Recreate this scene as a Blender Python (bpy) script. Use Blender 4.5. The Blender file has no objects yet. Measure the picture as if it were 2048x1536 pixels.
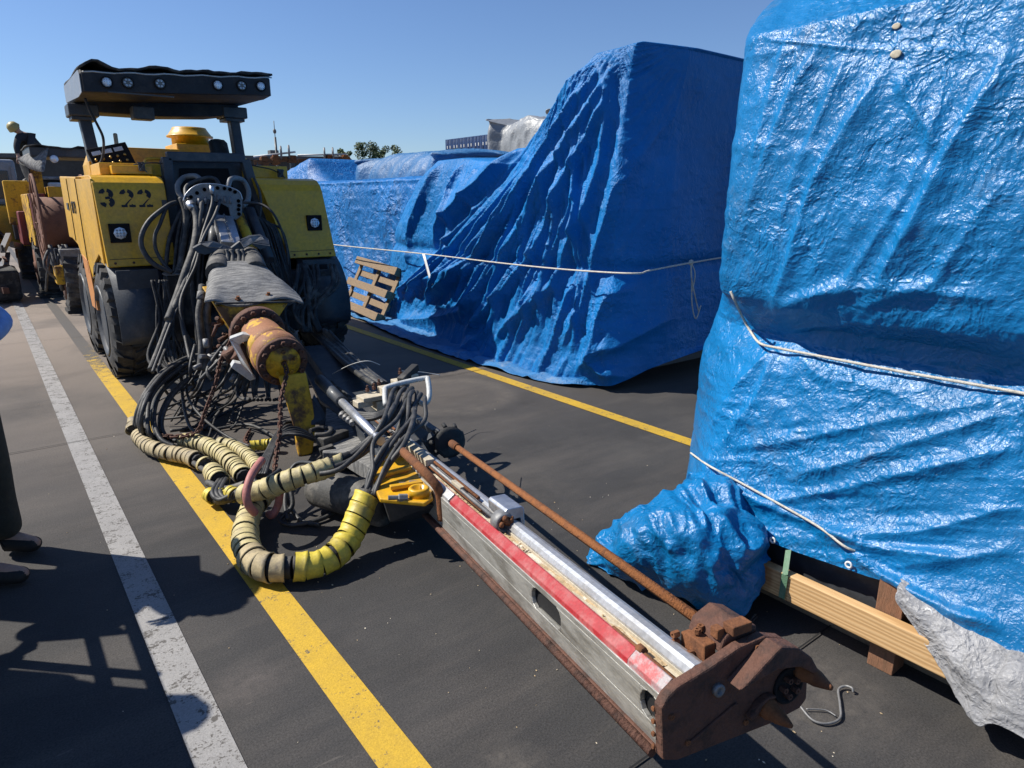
import bpy, bmesh, math, random
import numpy as np
from mathutils import Vector, Matrix
R = math.radians
scene = bpy.context.scene
COL = scene.collection
random.seed(7)

# ---------------------------------------------------------------- camera, sky, sun
# World frame: +Y runs along the painted lanes away from the viewer, +X to the right of them.
F, HOR, EYE = 1365.0, 400.0, 1.65
PHI = math.atan((768 - HOR) / F)
PSI = math.atan(1080 / (F / math.cos(PHI)))
cam_d = bpy.data.cameras.new("camera"); cam = bpy.data.objects.new("camera", cam_d); COL.objects.link(cam)
cam.location = (0, 0, EYE); cam.rotation_euler = (math.pi / 2 - PHI, 0, -PSI)
cam_d.sensor_width = 36; cam_d.lens = F / 2048 * 36; cam_d.clip_start = 0.05; cam_d.clip_end = 2000
scene.camera = cam
SUN_EL, SHX, SHY = R(47), 0.71, -0.70          # sun height and the direction shadows fall
world = bpy.data.worlds.new("World"); scene.world = world; world.use_nodes = True
wn = world.node_tree; bg = wn.nodes["Background"]
sky = wn.nodes.new("ShaderNodeTexSky"); sky.sky_type = 'NISHITA'; sky.sun_disc = False
sky.sun_elevation = SUN_EL; sky.sun_rotation = math.atan2(-SHX, -SHY)
sky.altitude = 0; sky.air_density = 1.0; sky.dust_density = 0.25; sky.ozone_density = 2.2
tint = wn.nodes.new("ShaderNodeMix"); tint.data_type = 'RGBA'; tint.blend_type = 'MULTIPLY'; tint.inputs[0].default_value = 1.0
tint.inputs[7].default_value = (0.80, 0.94, 1.20, 1); wn.links.new(sky.outputs[0], tint.inputs[6]); wn.links.new(tint.outputs[2], bg.inputs[0])
bg.inputs[1].default_value = 0.075
sl = bpy.data.lights.new("sun", 'SUN'); sl.energy = 5.0; sl.angle = R(0.5); sl.color = (1, 0.95, 0.86)
sun = bpy.data.objects.new("sun", sl); COL.objects.link(sun)
sd = Vector((SHX, SHY, 0)).normalized() * math.cos(SUN_EL) + Vector((0, 0, -math.sin(SUN_EL)))
sun.rotation_euler = sd.to_track_quat('-Z', 'Y').to_euler(); sun.location = (-5, 5, 8)
scene.view_settings.view_transform = 'Standard'; scene.view_settings.look = 'None'
scene.view_settings.exposure = 0.45; scene.view_settings.gamma = 1.0
scene.render.resolution_x = 1024; scene.render.resolution_y = 768

# ---------------------------------------------------------------- measuring helpers (photo pixel -> place on a real plane)
_c, _s, _cp, _sp = math.cos(PHI), math.sin(PHI), math.cos(PSI), math.sin(PSI)
def ray(px, py):
    a = (px - 1024) / F; b = (py - 768) / F
    fw = _c - b * _s; up = -_s - b * _c
    return Vector((a * _cp + fw * _sp, -a * _sp + fw * _cp, up))
O0 = Vector((0, 0, EYE))
def PX(px, py, x): r = ray(px, py); return O0 + r * (x / r.x)
def PY(px, py, y): r = ray(px, py); return O0 + r * (y / r.y)
def PZ(px, py, z): r = ray(px, py); return O0 + r * ((z - EYE) / r.z)
def PD(px, py, d): r = ray(px, py); return O0 + r * (d / math.hypot(r.x, r.y))

# ---------------------------------------------------------------- materials
MATS = {}
def nt(name):
    m = bpy.data.materials.new(name); m.use_nodes = True; MATS[name] = m
    n = m.node_tree; return m, n, n.nodes, n.links, n.nodes["Principled BSDF"]
def noise(n, co, scale, detail=6, rough=0.6, typ='FBM', dist=0.0):
    t = n.nodes.new("ShaderNodeTexNoise"); t.noise_type = typ; t.inputs["Scale"].default_value = scale
    t.inputs["Detail"].default_value = detail; t.inputs["Roughness"].default_value = rough; t.inputs["Distortion"].default_value = dist
    n.links.new(co, t.inputs["Vector"]); return t.outputs["Fac"]
def coords(n, sc=(1, 1, 1), kind="Object", rot=(0, 0, 0)):
    tc = n.nodes.new("ShaderNodeTexCoord"); mp = n.nodes.new("ShaderNodeMapping"); mp.inputs["Scale"].default_value = sc
    mp.inputs["Rotation"].default_value = rot
    n.links.new(tc.outputs[kind], mp.inputs[0]); return mp.outputs[0]
def ramp(n, fac, stops):
    r = n.nodes.new("ShaderNodeValToRGB"); e = r.color_ramp.elements
    while len(e) < len(stops): e.new(0.5)
    for i, (p, c) in enumerate(stops):
        e[i].position = p; e[i].color = c if len(c) == 4 else (*c, 1)
    n.links.new(fac, r.inputs[0]); return r.outputs[0]
def mix(n, fac, a, b, mode='MIX'):
    m = n.nodes.new("ShaderNodeMix"); m.data_type = 'RGBA'; m.blend_type = mode
    for sock, v in ((m.inputs[0], fac), (m.inputs[6], a), (m.inputs[7], b)):
        if isinstance(v, (float, int)): sock.default_value = v
        elif isinstance(v, tuple): sock.default_value = v if len(v) == 4 else (*v, 1)
        else: n.links.new(v, sock)
    return m.outputs[2]
def bump(n, h, strength, dist, prev=None):
    b = n.nodes.new("ShaderNodeBump"); b.inputs["Strength"].default_value = strength; b.inputs["Distance"].default_value = dist
    n.links.new(h, b.inputs["Height"])
    if prev is not None: n.links.new(prev, b.inputs["Normal"])
    return b.outputs[0]
def g(v): return (v, v, v)
def M(name, col, rough=0.5, metal=0.0, dirt=(0.12, 0.1, 0.08), amt=0.5, sc=6.0, bsc=60.0, bst=0.15, stretch=(1, 1, 1), spec=0.5, lo=0.48, hi=0.68, coat=0.0, rvar=0.25):
    """painted / worn surface: base colour broken up by dirt patches and fine grain, roughness varies with it"""
    m, n, N, L, b = nt(name); co = coords(n, stretch)
    f = ramp(n, noise(n, co, sc, 9, 0.65), [(lo, g(0.0)), (hi, g(amt))])
    base = mix(n, f, (*col, 1), (*dirt, 1))
    fine = ramp(n, noise(n, co, sc * 9, 4), [(0.3, g(0.82)), (0.7, g(1.12))])
    L.new(mix(n, 1.0, base, fine, 'MULTIPLY'), b.inputs["Base Color"])
    rr = n.nodes.new("ShaderNodeMapRange"); rr.inputs[3].default_value = rough; rr.inputs[4].default_value = min(1, rough + rvar)
    L.new(noise(n, co, sc * 2.3, 5), rr.inputs[0]); L.new(rr.outputs[0], b.inputs["Roughness"])
    b.inputs["Metallic"].default_value = metal; b.inputs["Specular IOR Level"].default_value = spec
    b.inputs["Coat Weight"].default_value = coat; b.inputs["Coat Roughness"].default_value = 0.2
    if bst: L.new(bump(n, noise(n, co, bsc, 5), bst, 0.01), b.inputs["Normal"])
    return m
M('yellow_paint', (0.66, 0.355, 0.008), 0.32, 0, (0.26, 0.15, 0.05), 0.5, 4.0, 120, 0.04, coat=0.2, lo=0.44, hi=0.74)
M('yellow_worn', (0.62, 0.35, 0.015), 0.5, 0, (0.10, 0.045, 0.02), 0.95, 5.0, 60, 0.2, lo=0.47, hi=0.56)
M('orange_rust_panel', (0.50, 0.20, 0.05), 0.6, 0, (0.3, 0.14, 0.06), 0.6, 6)
M('dark_steel', (0.035, 0.042, 0.052), 0.45, 0, (0.12, 0.11, 0.10), 0.5, 5, coat=0.1)
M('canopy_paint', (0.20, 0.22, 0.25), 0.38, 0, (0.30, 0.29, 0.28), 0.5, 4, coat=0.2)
M('black_rubber', (0.018, 0.018, 0.019), 0.62, 0, (0.13, 0.12, 0.105), 0.75, 7, 90, 0.3)
M('tyre_rubber', (0.030, 0.030, 0.031), 0.72, 0, (0.17, 0.155, 0.135), 0.7, 5, 60, 0.3)
M('dusty_hose', (0.022, 0.023, 0.025), 0.45, 0, (0.15, 0.14, 0.125), 0.6, 9, 70, 0.2, lo=0.45, hi=0.75)
M('thick_hose', (0.055, 0.054, 0.052), 0.6, 0, (0.24, 0.22, 0.19), 0.7, 9, 70, 0.3)
M('silver', (0.62, 0.63, 0.65), 0.28, 0.9, (0.30, 0.28, 0.26), 0.35, 5, 90, 0.06, stretch=(1, 1, 1))
M('aluminium_rail', (0.60, 0.61, 0.62), 0.33, 0.75, (0.38, 0.35, 0.30), 0.5, 7, 60, 0.08)
M('bare_cover', (0.34, 0.30, 0.30), 0.5, 0.2, (0.42, 0.08, 0.08), 0.9, 20, lo=0.42, hi=0.56)
M('side_aluminium', (0.56, 0.55, 0.51), 0.38, 0.75, (0.15, 0.13, 0.10), 0.75, 5, 60, 0.12, stretch=(2.5, .6, 4))
M('grey_metal', (0.22, 0.22, 0.22), 0.45, 0.4, (0.09, 0.075, 0.06), 0.6, 9)
M('light_grey_paint', (0.50, 0.51, 0.50), 0.4, 0, (0.20, 0.18, 0.15), 0.6, 8)
M('horn_grey', (0.20, 0.20, 0.195), 0.45, 0.1, (0.08, 0.075, 0.07), 0.7, 9)
M('beige_guide', (0.50, 0.44, 0.33), 0.6, 0, (0.25, 0.21, 0.15), 0.6, 10)
M('sand', (0.42, 0.31, 0.18), 0.95, 0, (0.62, 0.56, 0.46), 0.9, 6, 40, 0.9, lo=0.5, hi=0.56)
M('red_cover', (0.34, 0.014, 0.020), 0.45, 0, (0.40, 0.16, 0.15), 0.6, 14, 90, 0.1, lo=0.44, hi=0.66)
M('rust', (0.20, 0.078, 0.030), 0.85, 0.1, (0.07, 0.03, 0.018), 0.8, 14, 80, 0.5)
M('rust_bar', (0.26, 0.095, 0.028), 0.8, 0.1, (0.12, 0.045, 0.02), 0.8, 30, 120, 0.7)
M('rusty_iron', (0.115, 0.052, 0.034), 0.7, 0.1, (0.040, 0.025, 0.020), 0.9, 16, 45, 0.8)
M('rust_brown_paint', (0.26, 0.115, 0.055), 0.6, 0, (0.50, 0.30, 0.03), 0.9, 9, 70, 0.3, lo=0.53, hi=0.56)
M('rubber_mat', (0.12, 0.12, 0.12), 0.72, 0, (0.34, 0.33, 0.31), 0.85, 9, 30, 0.7, stretch=(1, 4, 1), lo=0.42, hi=0.66)
M('sleeve_yellow', (0.60, 0.47, 0.05), 0.4, 0, (0.22, 0.18, 0.08), 0.7, 9, 50, 0.1)
M('sleeve_cream', (0.50, 0.42, 0.20), 0.5, 0, (0.22, 0.18, 0.12), 0.75, 12, 50, 0.15)
M('sleeve_old', (0.40, 0.32, 0.18), 0.6, 0, (0.13, 0.11, 0.09), 0.85, 13, 50, 0.2)
M('pink_hose', (0.40, 0.15, 0.13), 0.5, 0, (0.2, 0.13, 0.1), 0.5, 9)
M('stencil_black', (0.012, 0.013, 0.018), 0.6, 0, (0.08, 0.06, 0.03), 0.5, 9, 50, 0)
M('lamp_glass', (0.72, 0.78, 0.84), 0.12, 0.2, (0.4, 0.42, 0.45), 0.4, 20, 50, 0.0, spec=0.8)
M('lamp_cell', (0.35, 0.38, 0.42), 0.15, 0.5, amt=0.2)
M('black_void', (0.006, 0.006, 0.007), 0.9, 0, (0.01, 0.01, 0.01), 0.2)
M('wood_grey', (0.28, 0.20, 0.13), 0.85, 0, (0.13, 0.10, 0.07), 0.8, 8, 40, 0.5, stretch=(4, 4, 12))
M('brown_reel', (0.16, 0.072, 0.045), 0.7, 0.1, (0.07, 0.035, 0.025), 0.7, 7)
M('maroon', (0.16, 0.02, 0.025), 0.5, 0, (0.1, 0.07, 0.06), 0.6, 5)
M('rope', (0.62, 0.58, 0.50), 0.8, 0, (0.30, 0.27, 0.22), 0.6, 40, 300, 0.6)
M('green_strap', (0.10, 0.20, 0.12), 0.45, 0, (0.2, 0.25, 0.2), 0.4, 30, 200, 0.3)
M('white_tag', (0.75, 0.75, 0.74), 0.5, 0, (0.5, 0.5, 0.5), 0.3)
M('skin', (0.45, 0.27, 0.19), 0.5, 0, (0.4, 0.2, 0.14), 0.3)
M('shirt_blue', (0.22, 0.34, 0.62), 0.85, 0, (0.18, 0.28, 0.5), 0.5, 4, 60, 0.3)
M('trousers', (0.035, 0.036, 0.028), 0.9, 0, (0.06, 0.055, 0.045), 0.5, 4, 40, 0.4)
M('shoe', (0.012, 0.011, 0.010), 0.6, 0, (0.04, 0.035, 0.03), 0.4, 9)
M('dark_jacket', (0.022, 0.024, 0.03), 0.85, 0, (0.05, 0.05, 0.05), 0.4, 6)
M('helmet', (0.34, 0.27, 0.09), 0.35, 0, (0.3, 0.24, 0.1), 0.3)
M('hair', (0.02, 0.014, 0.01), 0.7)
M('container_blue', (0.035, 0.085, 0.22), 0.5, 0, (0.09, 0.07, 0.07), 0.5, 1.5)
M('container_trim', (0.16, 0.26, 0.46), 0.5, 0, (0.3, 0.3, 0.3), 0.5, 1.5)
M('shed_dark', (0.035, 0.037, 0.037), 0.7, 0, (0.06, 0.06, 0.06), 0.5, 0.4)
M('bark', (0.12, 0.09, 0.06), 0.9)
M('trim_grey', (0.10, 0.105, 0.11), 0.5)
M('cab_glass', (0.02, 0.025, 0.03), 0.08, 0, amt=0.1, spec=0.8)
M('screen_face', (0.02, 0.02, 0.022), 0.25, 0, (0.3, 0.3, 0.3), 0.6, 40, lo=0.62, hi=0.66)
M('brass', (0.45, 0.30, 0.10), 0.3, 0.8)

def leafmat():
    m, n, N, L, b = nt('leaf'); co = coords(n)
    L.new(ramp(n, noise(n, co, 0.7, 4), [(0.35, (0.03, 0.055, 0.015)), (0.65, (0.075, 0.12, 0.03))]), b.inputs["Base Color"]); b.inputs["Roughness"].default_value = 0.6
leafmat()

def wood():
    m, n, N, L, b = nt('new_timber'); co = coords(n, (1.2, 1.2, 9), rot=(0, R(90), 0))
    w = n.nodes.new("ShaderNodeTexWave"); w.inputs["Scale"].default_value = 2.2; w.inputs["Distortion"].default_value = 6; w.inputs["Detail"].default_value = 4
    w.inputs["Detail Scale"].default_value = 1.2; w.bands_direction = 'Z'
    co2 = coords(n, (9, 0.9, 9)); L.new(co2, w.inputs[0])
    c = ramp(n, w.outputs[1], [(0.1, (0.46, 0.27, 0.115)), (0.6, (0.56, 0.35, 0.16)), (0.95, (0.60, 0.39, 0.19))])
    k = ramp(n, noise(n, coords(n), 5, 3), [(0.56, g(1)), (0.7, (0.55, 0.38, 0.25))])
    L.new(mix(n, 1.0, c, k, 'MULTIPLY'), b.inputs["Base Color"]); b.inputs["Roughness"].default_value = 0.75
    L.new(bump(n, w.outputs[1], 0.15, 0.004), b.inputs["Normal"])
wood()
M('brown_post', (0.23, 0.11, 0.06), 0.8, 0, (0.12, 0.07, 0.04), 0.7, 8, 40, 0.4, stretch=(6, 6, 1))
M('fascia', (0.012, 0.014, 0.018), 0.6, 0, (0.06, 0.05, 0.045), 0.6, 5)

def tarp_mat(name, col, dirt, dirt_amt=0.6, rough=0.33, sc=1.0, bst=1.0, spec=0.42):
    m, n, N, L, b = nt(name); co = coords(n)
    # slow colour shifts, pale scuffs and dirt
    c = mix(n, ramp(n, noise(n, co, 1.3 * sc, 5), [(0.35, g(0)), (0.7, g(1))]), (*[q * 0.80 for q in col], 1), (*[min(1, q * 1.12) for q in col], 1))
    d = ramp(n, noise(n, co, 3.2 * sc, 10, 0.72, dist=0.6), [(0.56, g(0)), (0.74, g(dirt_amt))])
    c = mix(n, d, c, (*dirt, 1))
    sp = ramp(n, noise(n, co, 60 * sc, 3, 0.6), [(0.66, g(0)), (0.74, g(0.22))])
    c = mix(n, sp, c, (0.45, 0.55, 0.65, 1)); L.new(c, b.inputs["Base Color"])
    r = n.nodes.new("ShaderNodeMapRange"); r.inputs[3].default_value = rough; r.inputs[4].default_value = rough + 0.22
    L.new(noise(n, co, 9 * sc, 5), r.inputs[0]); L.new(r.outputs[0], b.inputs["Roughness"])
    b.inputs["Specular IOR Level"].default_value = spec
    h1 = noise(n, co, 7 * sc, 5, 0.55, 'RIDGED_MULTIFRACTAL', 0.8)
    # crumpled facets: cell pattern on warped coordinates gives sharp little creases
    wv = N.new("ShaderNodeTexNoise"); wv.inputs["Scale"].default_value = 5 * sc; wv.inputs["Detail"].default_value = 3; L.new(co, wv.inputs[0])
    va = N.new("ShaderNodeVectorMath"); va.operation = 'MULTIPLY_ADD'; L.new(wv.outputs[1], va.inputs[0]); va.inputs[1].default_value = (.22 / sc,) * 3; L.new(co, va.inputs[2])
    vo = N.new("ShaderNodeTexVoronoi"); vo.inputs["Scale"].default_value = 21 * sc; vo.feature = 'F1'; L.new(va.outputs[0], vo.inputs["Vector"])
    vo2 = N.new("ShaderNodeTexVoronoi"); vo2.inputs["Scale"].default_value = 55 * sc; vo2.feature = 'F1'; L.new(va.outputs[0], vo2.inputs["Vector"])
    # how strongly it is crumpled differs from place to place
    am = ramp(n, noise(n, co, 1.7 * sc, 3), [(0.38, g(0.25)), (0.62, g(1.0))])
    h2 = mix(n, 0.35, vo.outputs[0], vo2.outputs[0]); h2 = mix(n, am, (.3, .3, .3, 1), h2)
    h3 = noise(n, co, 75 * sc, 3, 0.6, 'FBM', 0.8)
    nb = bump(n, h1, 0.22 * bst, 0.022 / sc)
    nb = bump(n, h2, 0.75 * bst, 0.015 / sc, nb)
    nb = bump(n, h3, 0.6 * bst, 0.005 / sc, nb)
    L.new(nb, b.inputs["Normal"])
    return m
tarp_mat('tarp_near', (0.002, 0.150, 0.38), (0.17, 0.19, 0.19), 0.40, 0.23, 1.0, 1.1, 0.5)
tarp_mat('tarp_mid', (0.001, 0.150, 0.43), (0.10, 0.22, 0.34), 0.35, 0.42, 0.8, 1.2, 0.3)
tarp_mat('tarp_hem', (0.03, 0.17, 0.40), (0.25, 0.28, 0.30), 0.8, 0.5, 0.8, 1.2)
tarp_mat('tarp_far', (0.003, 0.14, 0.42), (0.25, 0.30, 0.34), 0.5, 0.34, 0.5, 1.6)
tarp_mat('tarp_pale', (0.03, 0.14, 0.32), (0.25, 0.32, 0.40), 0.8, 0.40, 0.5, 1.0)
tarp_mat('tarp_grey', (0.25, 0.265, 0.28), (0.20, 0.20, 0.20), 0.7, 0.30, 0.5, 0.7)

def plastic():
    tarp_mat('grey_film', (0.42, 0.42, 0.43), (0.12, 0.115, 0.11), 0.6, 0.26, 1.4, 1.3)
    n = MATS['grey_film'].node_tree; N, L = n.nodes, n.links; b = N['Principled BSDF']
    tr = N.new('ShaderNodeBsdfTranslucent'); tr.inputs[0].default_value = (0.5, 0.5, 0.52, 1); ms = N.new('ShaderNodeMixShader'); ms.inputs[0].default_value = 0.35
    L.new(b.outputs[0], ms.inputs[1]); L.new(tr.outputs[0], ms.inputs[2]); L.new(ms.outputs[0], N['Material Output'].inputs[0])
    M('dark_film', (0.05, 0.053, 0.06), 0.3, 0, (0.16, 0.16, 0.17), 0.5, 3, 12, 0.4)
plastic()

def ground_mat():
    m, n, N, L, b = nt('yard_surface'); co = coords(n)
    st = coords(n, (0.35, 1.6, 1))
    a = ramp(n, noise(n, co, 0.55, 10, 0.70), [(0.32, (0.030, 0.0285, 0.028)), (0.52, (0.041, 0.0392, 0.0385)), (0.70, (0.060, 0.056, 0.052))])
    stain = ramp(n, noise(n, st, 1.1, 9, 0.72, dist=0.15), [(0.46, g(0)), (0.72, g(0.6))])
    c = mix(n, stain, a, (0.100, 0.087, 0.076, 1))
    dk = ramp(n, noise(n, co, 1.6, 9, 0.75, dist=0.1), [(0.52, g(0)), (0.70, g(0.55))])
    c = mix(n, dk, c, (0.028, 0.026, 0.025, 1))
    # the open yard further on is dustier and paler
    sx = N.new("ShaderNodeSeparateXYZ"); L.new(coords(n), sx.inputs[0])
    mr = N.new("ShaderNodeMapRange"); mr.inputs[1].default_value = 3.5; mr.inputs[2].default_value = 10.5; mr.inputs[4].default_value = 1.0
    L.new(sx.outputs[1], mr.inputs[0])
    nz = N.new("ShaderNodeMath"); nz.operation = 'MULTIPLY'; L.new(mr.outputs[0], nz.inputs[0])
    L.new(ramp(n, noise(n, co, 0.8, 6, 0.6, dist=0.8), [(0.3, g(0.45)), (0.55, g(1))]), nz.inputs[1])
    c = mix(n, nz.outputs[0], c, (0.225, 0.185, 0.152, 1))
    gr = ramp(n, noise(n, co, 140, 4, 0.7), [(0.28, g(0.5)), (0.72, g(1.5))])
    c = mix(n, 1.0, c, gr, 'MULTIPLY')
    pale = ramp(n, noise(n, co, 55, 2, 0.5), [(0.80, g(0)), (0.84, g(0.25))])
    c = mix(n, pale, c, (0.22, 0.20, 0.17, 1))
    # thin pale scrapes
    sc = ramp(n, noise(n, coords(n, (1.0, 9, 1), rot=(0, 0, R(25))), 3, 4, 0.5, dist=0.5), [(0.735, g(0)), (0.75, g(0.18))])
    c = mix(n, sc, c, (0.25, 0.22, 0.19, 1))
    # worn spots at fixed places: tyre-turning arcs, a scraped pale patch, oil drips
    def spot(c, cx, cy, r0, r1, col, amt, nsc):
        vm = N.new("ShaderNodeVectorMath"); vm.operation = 'DISTANCE'; L.new(co, vm.inputs[0]); vm.inputs[1].default_value = (cx, cy, 0)
        w = N.new("ShaderNodeMath"); w.operation = 'MULTIPLY_ADD'; L.new(noise(n, co, nsc, 5, 0.7), w.inputs[0]); w.inputs[1].default_value = 0.16; L.new(vm.outputs[1], w.inputs[2])
        dv = N.new("ShaderNodeMath"); dv.operation = 'DIVIDE'; L.new(w.outputs[0], dv.inputs[0]); dv.inputs[1].default_value = r1 * 1.25 + .1; q = r1 * 1.25 + .1
        lo = max(0.0, (r0 + .02) / q); hi = min(.98, (r1 + .08) / q); st = [(max(0, lo), g(0 if r0 > 0 else amt)), ((lo + hi) / 2, g(amt)), (hi, g(0))]
        f = ramp(n, dv.outputs[0], st); fm = N.new("ShaderNodeMath"); fm.operation = 'MULTIPLY'; L.new(f, fm.inputs[0]); L.new(ramp(n, noise(n, co, nsc * 1.7, 7, 0.75), [(0.36, g(0.1)), (0.62, g(1))]), fm.inputs[1])
        return mix(n, fm.outputs[0], c, (*col, 1))
    for a_ in ((3.05, 4.9, .42, .62, (.14, .12, .10), .75, 5), (3.05, 4.9, .62, .78, (.025, .023, .022), .6, 4), (2.05, .98, 0, .34, (.13, .115, .10), .8, 9), (2.3, 3.0, 0, .5, (.12, .105, .09), .5, 4),
               (.55, 5.6, 0, .45, (.13, .115, .10), .6, 5), (.5, 2.2, 0, .16, (.13, .11, .10), .7, 14), (1.02, 1.35, 0, .12, (.15, .13, .11), .7, 18), (2.6, 6.4, 0, .28, (.022, .02, .02), .8, 6), (.1, 6.6, 0, .35, (.03, .028, .026), .6, 5), (1.0, 3.6, 0, .5, (.024, .022, .022), .7, 5), (-.6, 8.5, 0, .8, (.12, .10, .085), .7, 4)):
        a_ = a_[:5] + (a_[5] * .6,) + a_[6:]; c = spot(c, *a_)
    L.new(c, b.inputs["Base Color"]); b.inputs["Roughness"].default_value = 0.82; b.inputs["Specular IOR Level"].default_value = 0.35
    nb = bump(n, noise(n, co, 160, 5, 0.7), 0.5, 0.004); nb = bump(n, noise(n, co, 9, 6), 0.08, 0.01, nb)
    L.new(nb, b.inputs["Normal"])
ground_mat()
def paint_mat(name, col, wear, far):
    m, n, N, L, b = nt(name); co = coords(n)
    # worn through to the ground in patches, more so further down the yard
    w1 = noise(n, coords(n, (1, 1.3, 1)), 9, 9, 0.72, dist=0.2); w2 = noise(n, co, 90, 4, 0.7)
    ad = N.new("ShaderNodeMath"); ad.operation = 'MULTIPLY_ADD'; L.new(w2, ad.inputs[0]); ad.inputs[1].default_value = 0.9; L.new(w1, ad.inputs[2])
    sx = N.new("ShaderNodeSeparateXYZ"); L.new(coords(n), sx.inputs[0])
    mr = N.new("ShaderNodeMapRange"); mr.inputs[1].default_value = far[0]; mr.inputs[2].default_value = far[1]; mr.inputs[3].default_value = 0; mr.inputs[4].default_value = far[2]
    L.new(sx.outputs[1], mr.inputs[0])
    a2 = N.new("ShaderNodeMath"); L.new(ad.outputs[0], a2.inputs[0]); L.new(mr.outputs[0], a2.inputs[1])
    a3 = N.new("ShaderNodeMath"); a3.operation = 'MULTIPLY'; L.new(a2.outputs[0], a3.inputs[0]); a3.inputs[1].default_value = 0.5
    f = ramp(n, a3.outputs[0], [(wear * .5, g(0)), (wear * .5 + 0.035, g(1))])
    c = mix(n, ramp(n, noise(n, co, 3, 8, 0.7), [(0.35, g(0)), (0.7, g(0.55))]), (*col, 1), (*[q * 0.55 + 0.03 for q in col], 1))
    c = mix(n, f, c, (0.085, 0.076, 0.067, 1))
    gr = ramp(n, noise(n, co, 150, 4, 0.7), [(0.3, g(0.75)), (0.7, g(1.12))])
    c = mix(n, 1.0, c, gr, 'MULTIPLY'); L.new(c, b.inputs["Base Color"]); b.inputs["Roughness"].default_value = 0.7
    L.new(bump(n, noise(n, co, 160, 5, 0.7), 0.45, 0.004), b.inputs["Normal"])
paint_mat('paint_white', (0.31, 0.298, 0.285), 1.01, (4.0, 30, 0.12))
paint_mat('paint_yellow', (0.60, 0.37, 0.018), 1.08, (7.0, 9.5, 0.42))
paint_mat('paint_yellow_right', (0.54, 0.33, 0.02), 1.05, (8.0, 30, 0.1))

# ---------------------------------------------------------------- mesh helpers
def basis(d, up=Vector((0, 0, 1))):
    d = Vector(d).normalized(); up = Vector(up)
    if abs(d.dot(up)) > 0.98: up = Vector((0, 1, 0)) if abs(d.y) < 0.9 else Vector((1, 0, 0))
    s = d.cross(up).normalized(); u = s.cross(d).normalized(); return s, u, d
def crom(P, k=6, closed=False):
    P = [Vector(p) for p in P]; n = len(P); out = []
    if n < 3: return P
    for i in range(n if closed else n - 1):
        if closed: a, b, c, d = P[i - 1], P[i], P[(i + 1) % n], P[(i + 2) % n]
        else: a, b, c, d = P[max(i - 1, 0)], P[i], P[i + 1], P[min(i + 2, n - 1)]
        for j in range(k):
            t = j / k
            out.append(0.5 * ((2 * b) + (-a + c) * t + (2 * a - 5 * b + 4 * c - d) * t * t + (-a + 3 * b - 3 * c + d) * t ** 3))
    if not closed: out.append(P[-1])
    return out
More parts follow.
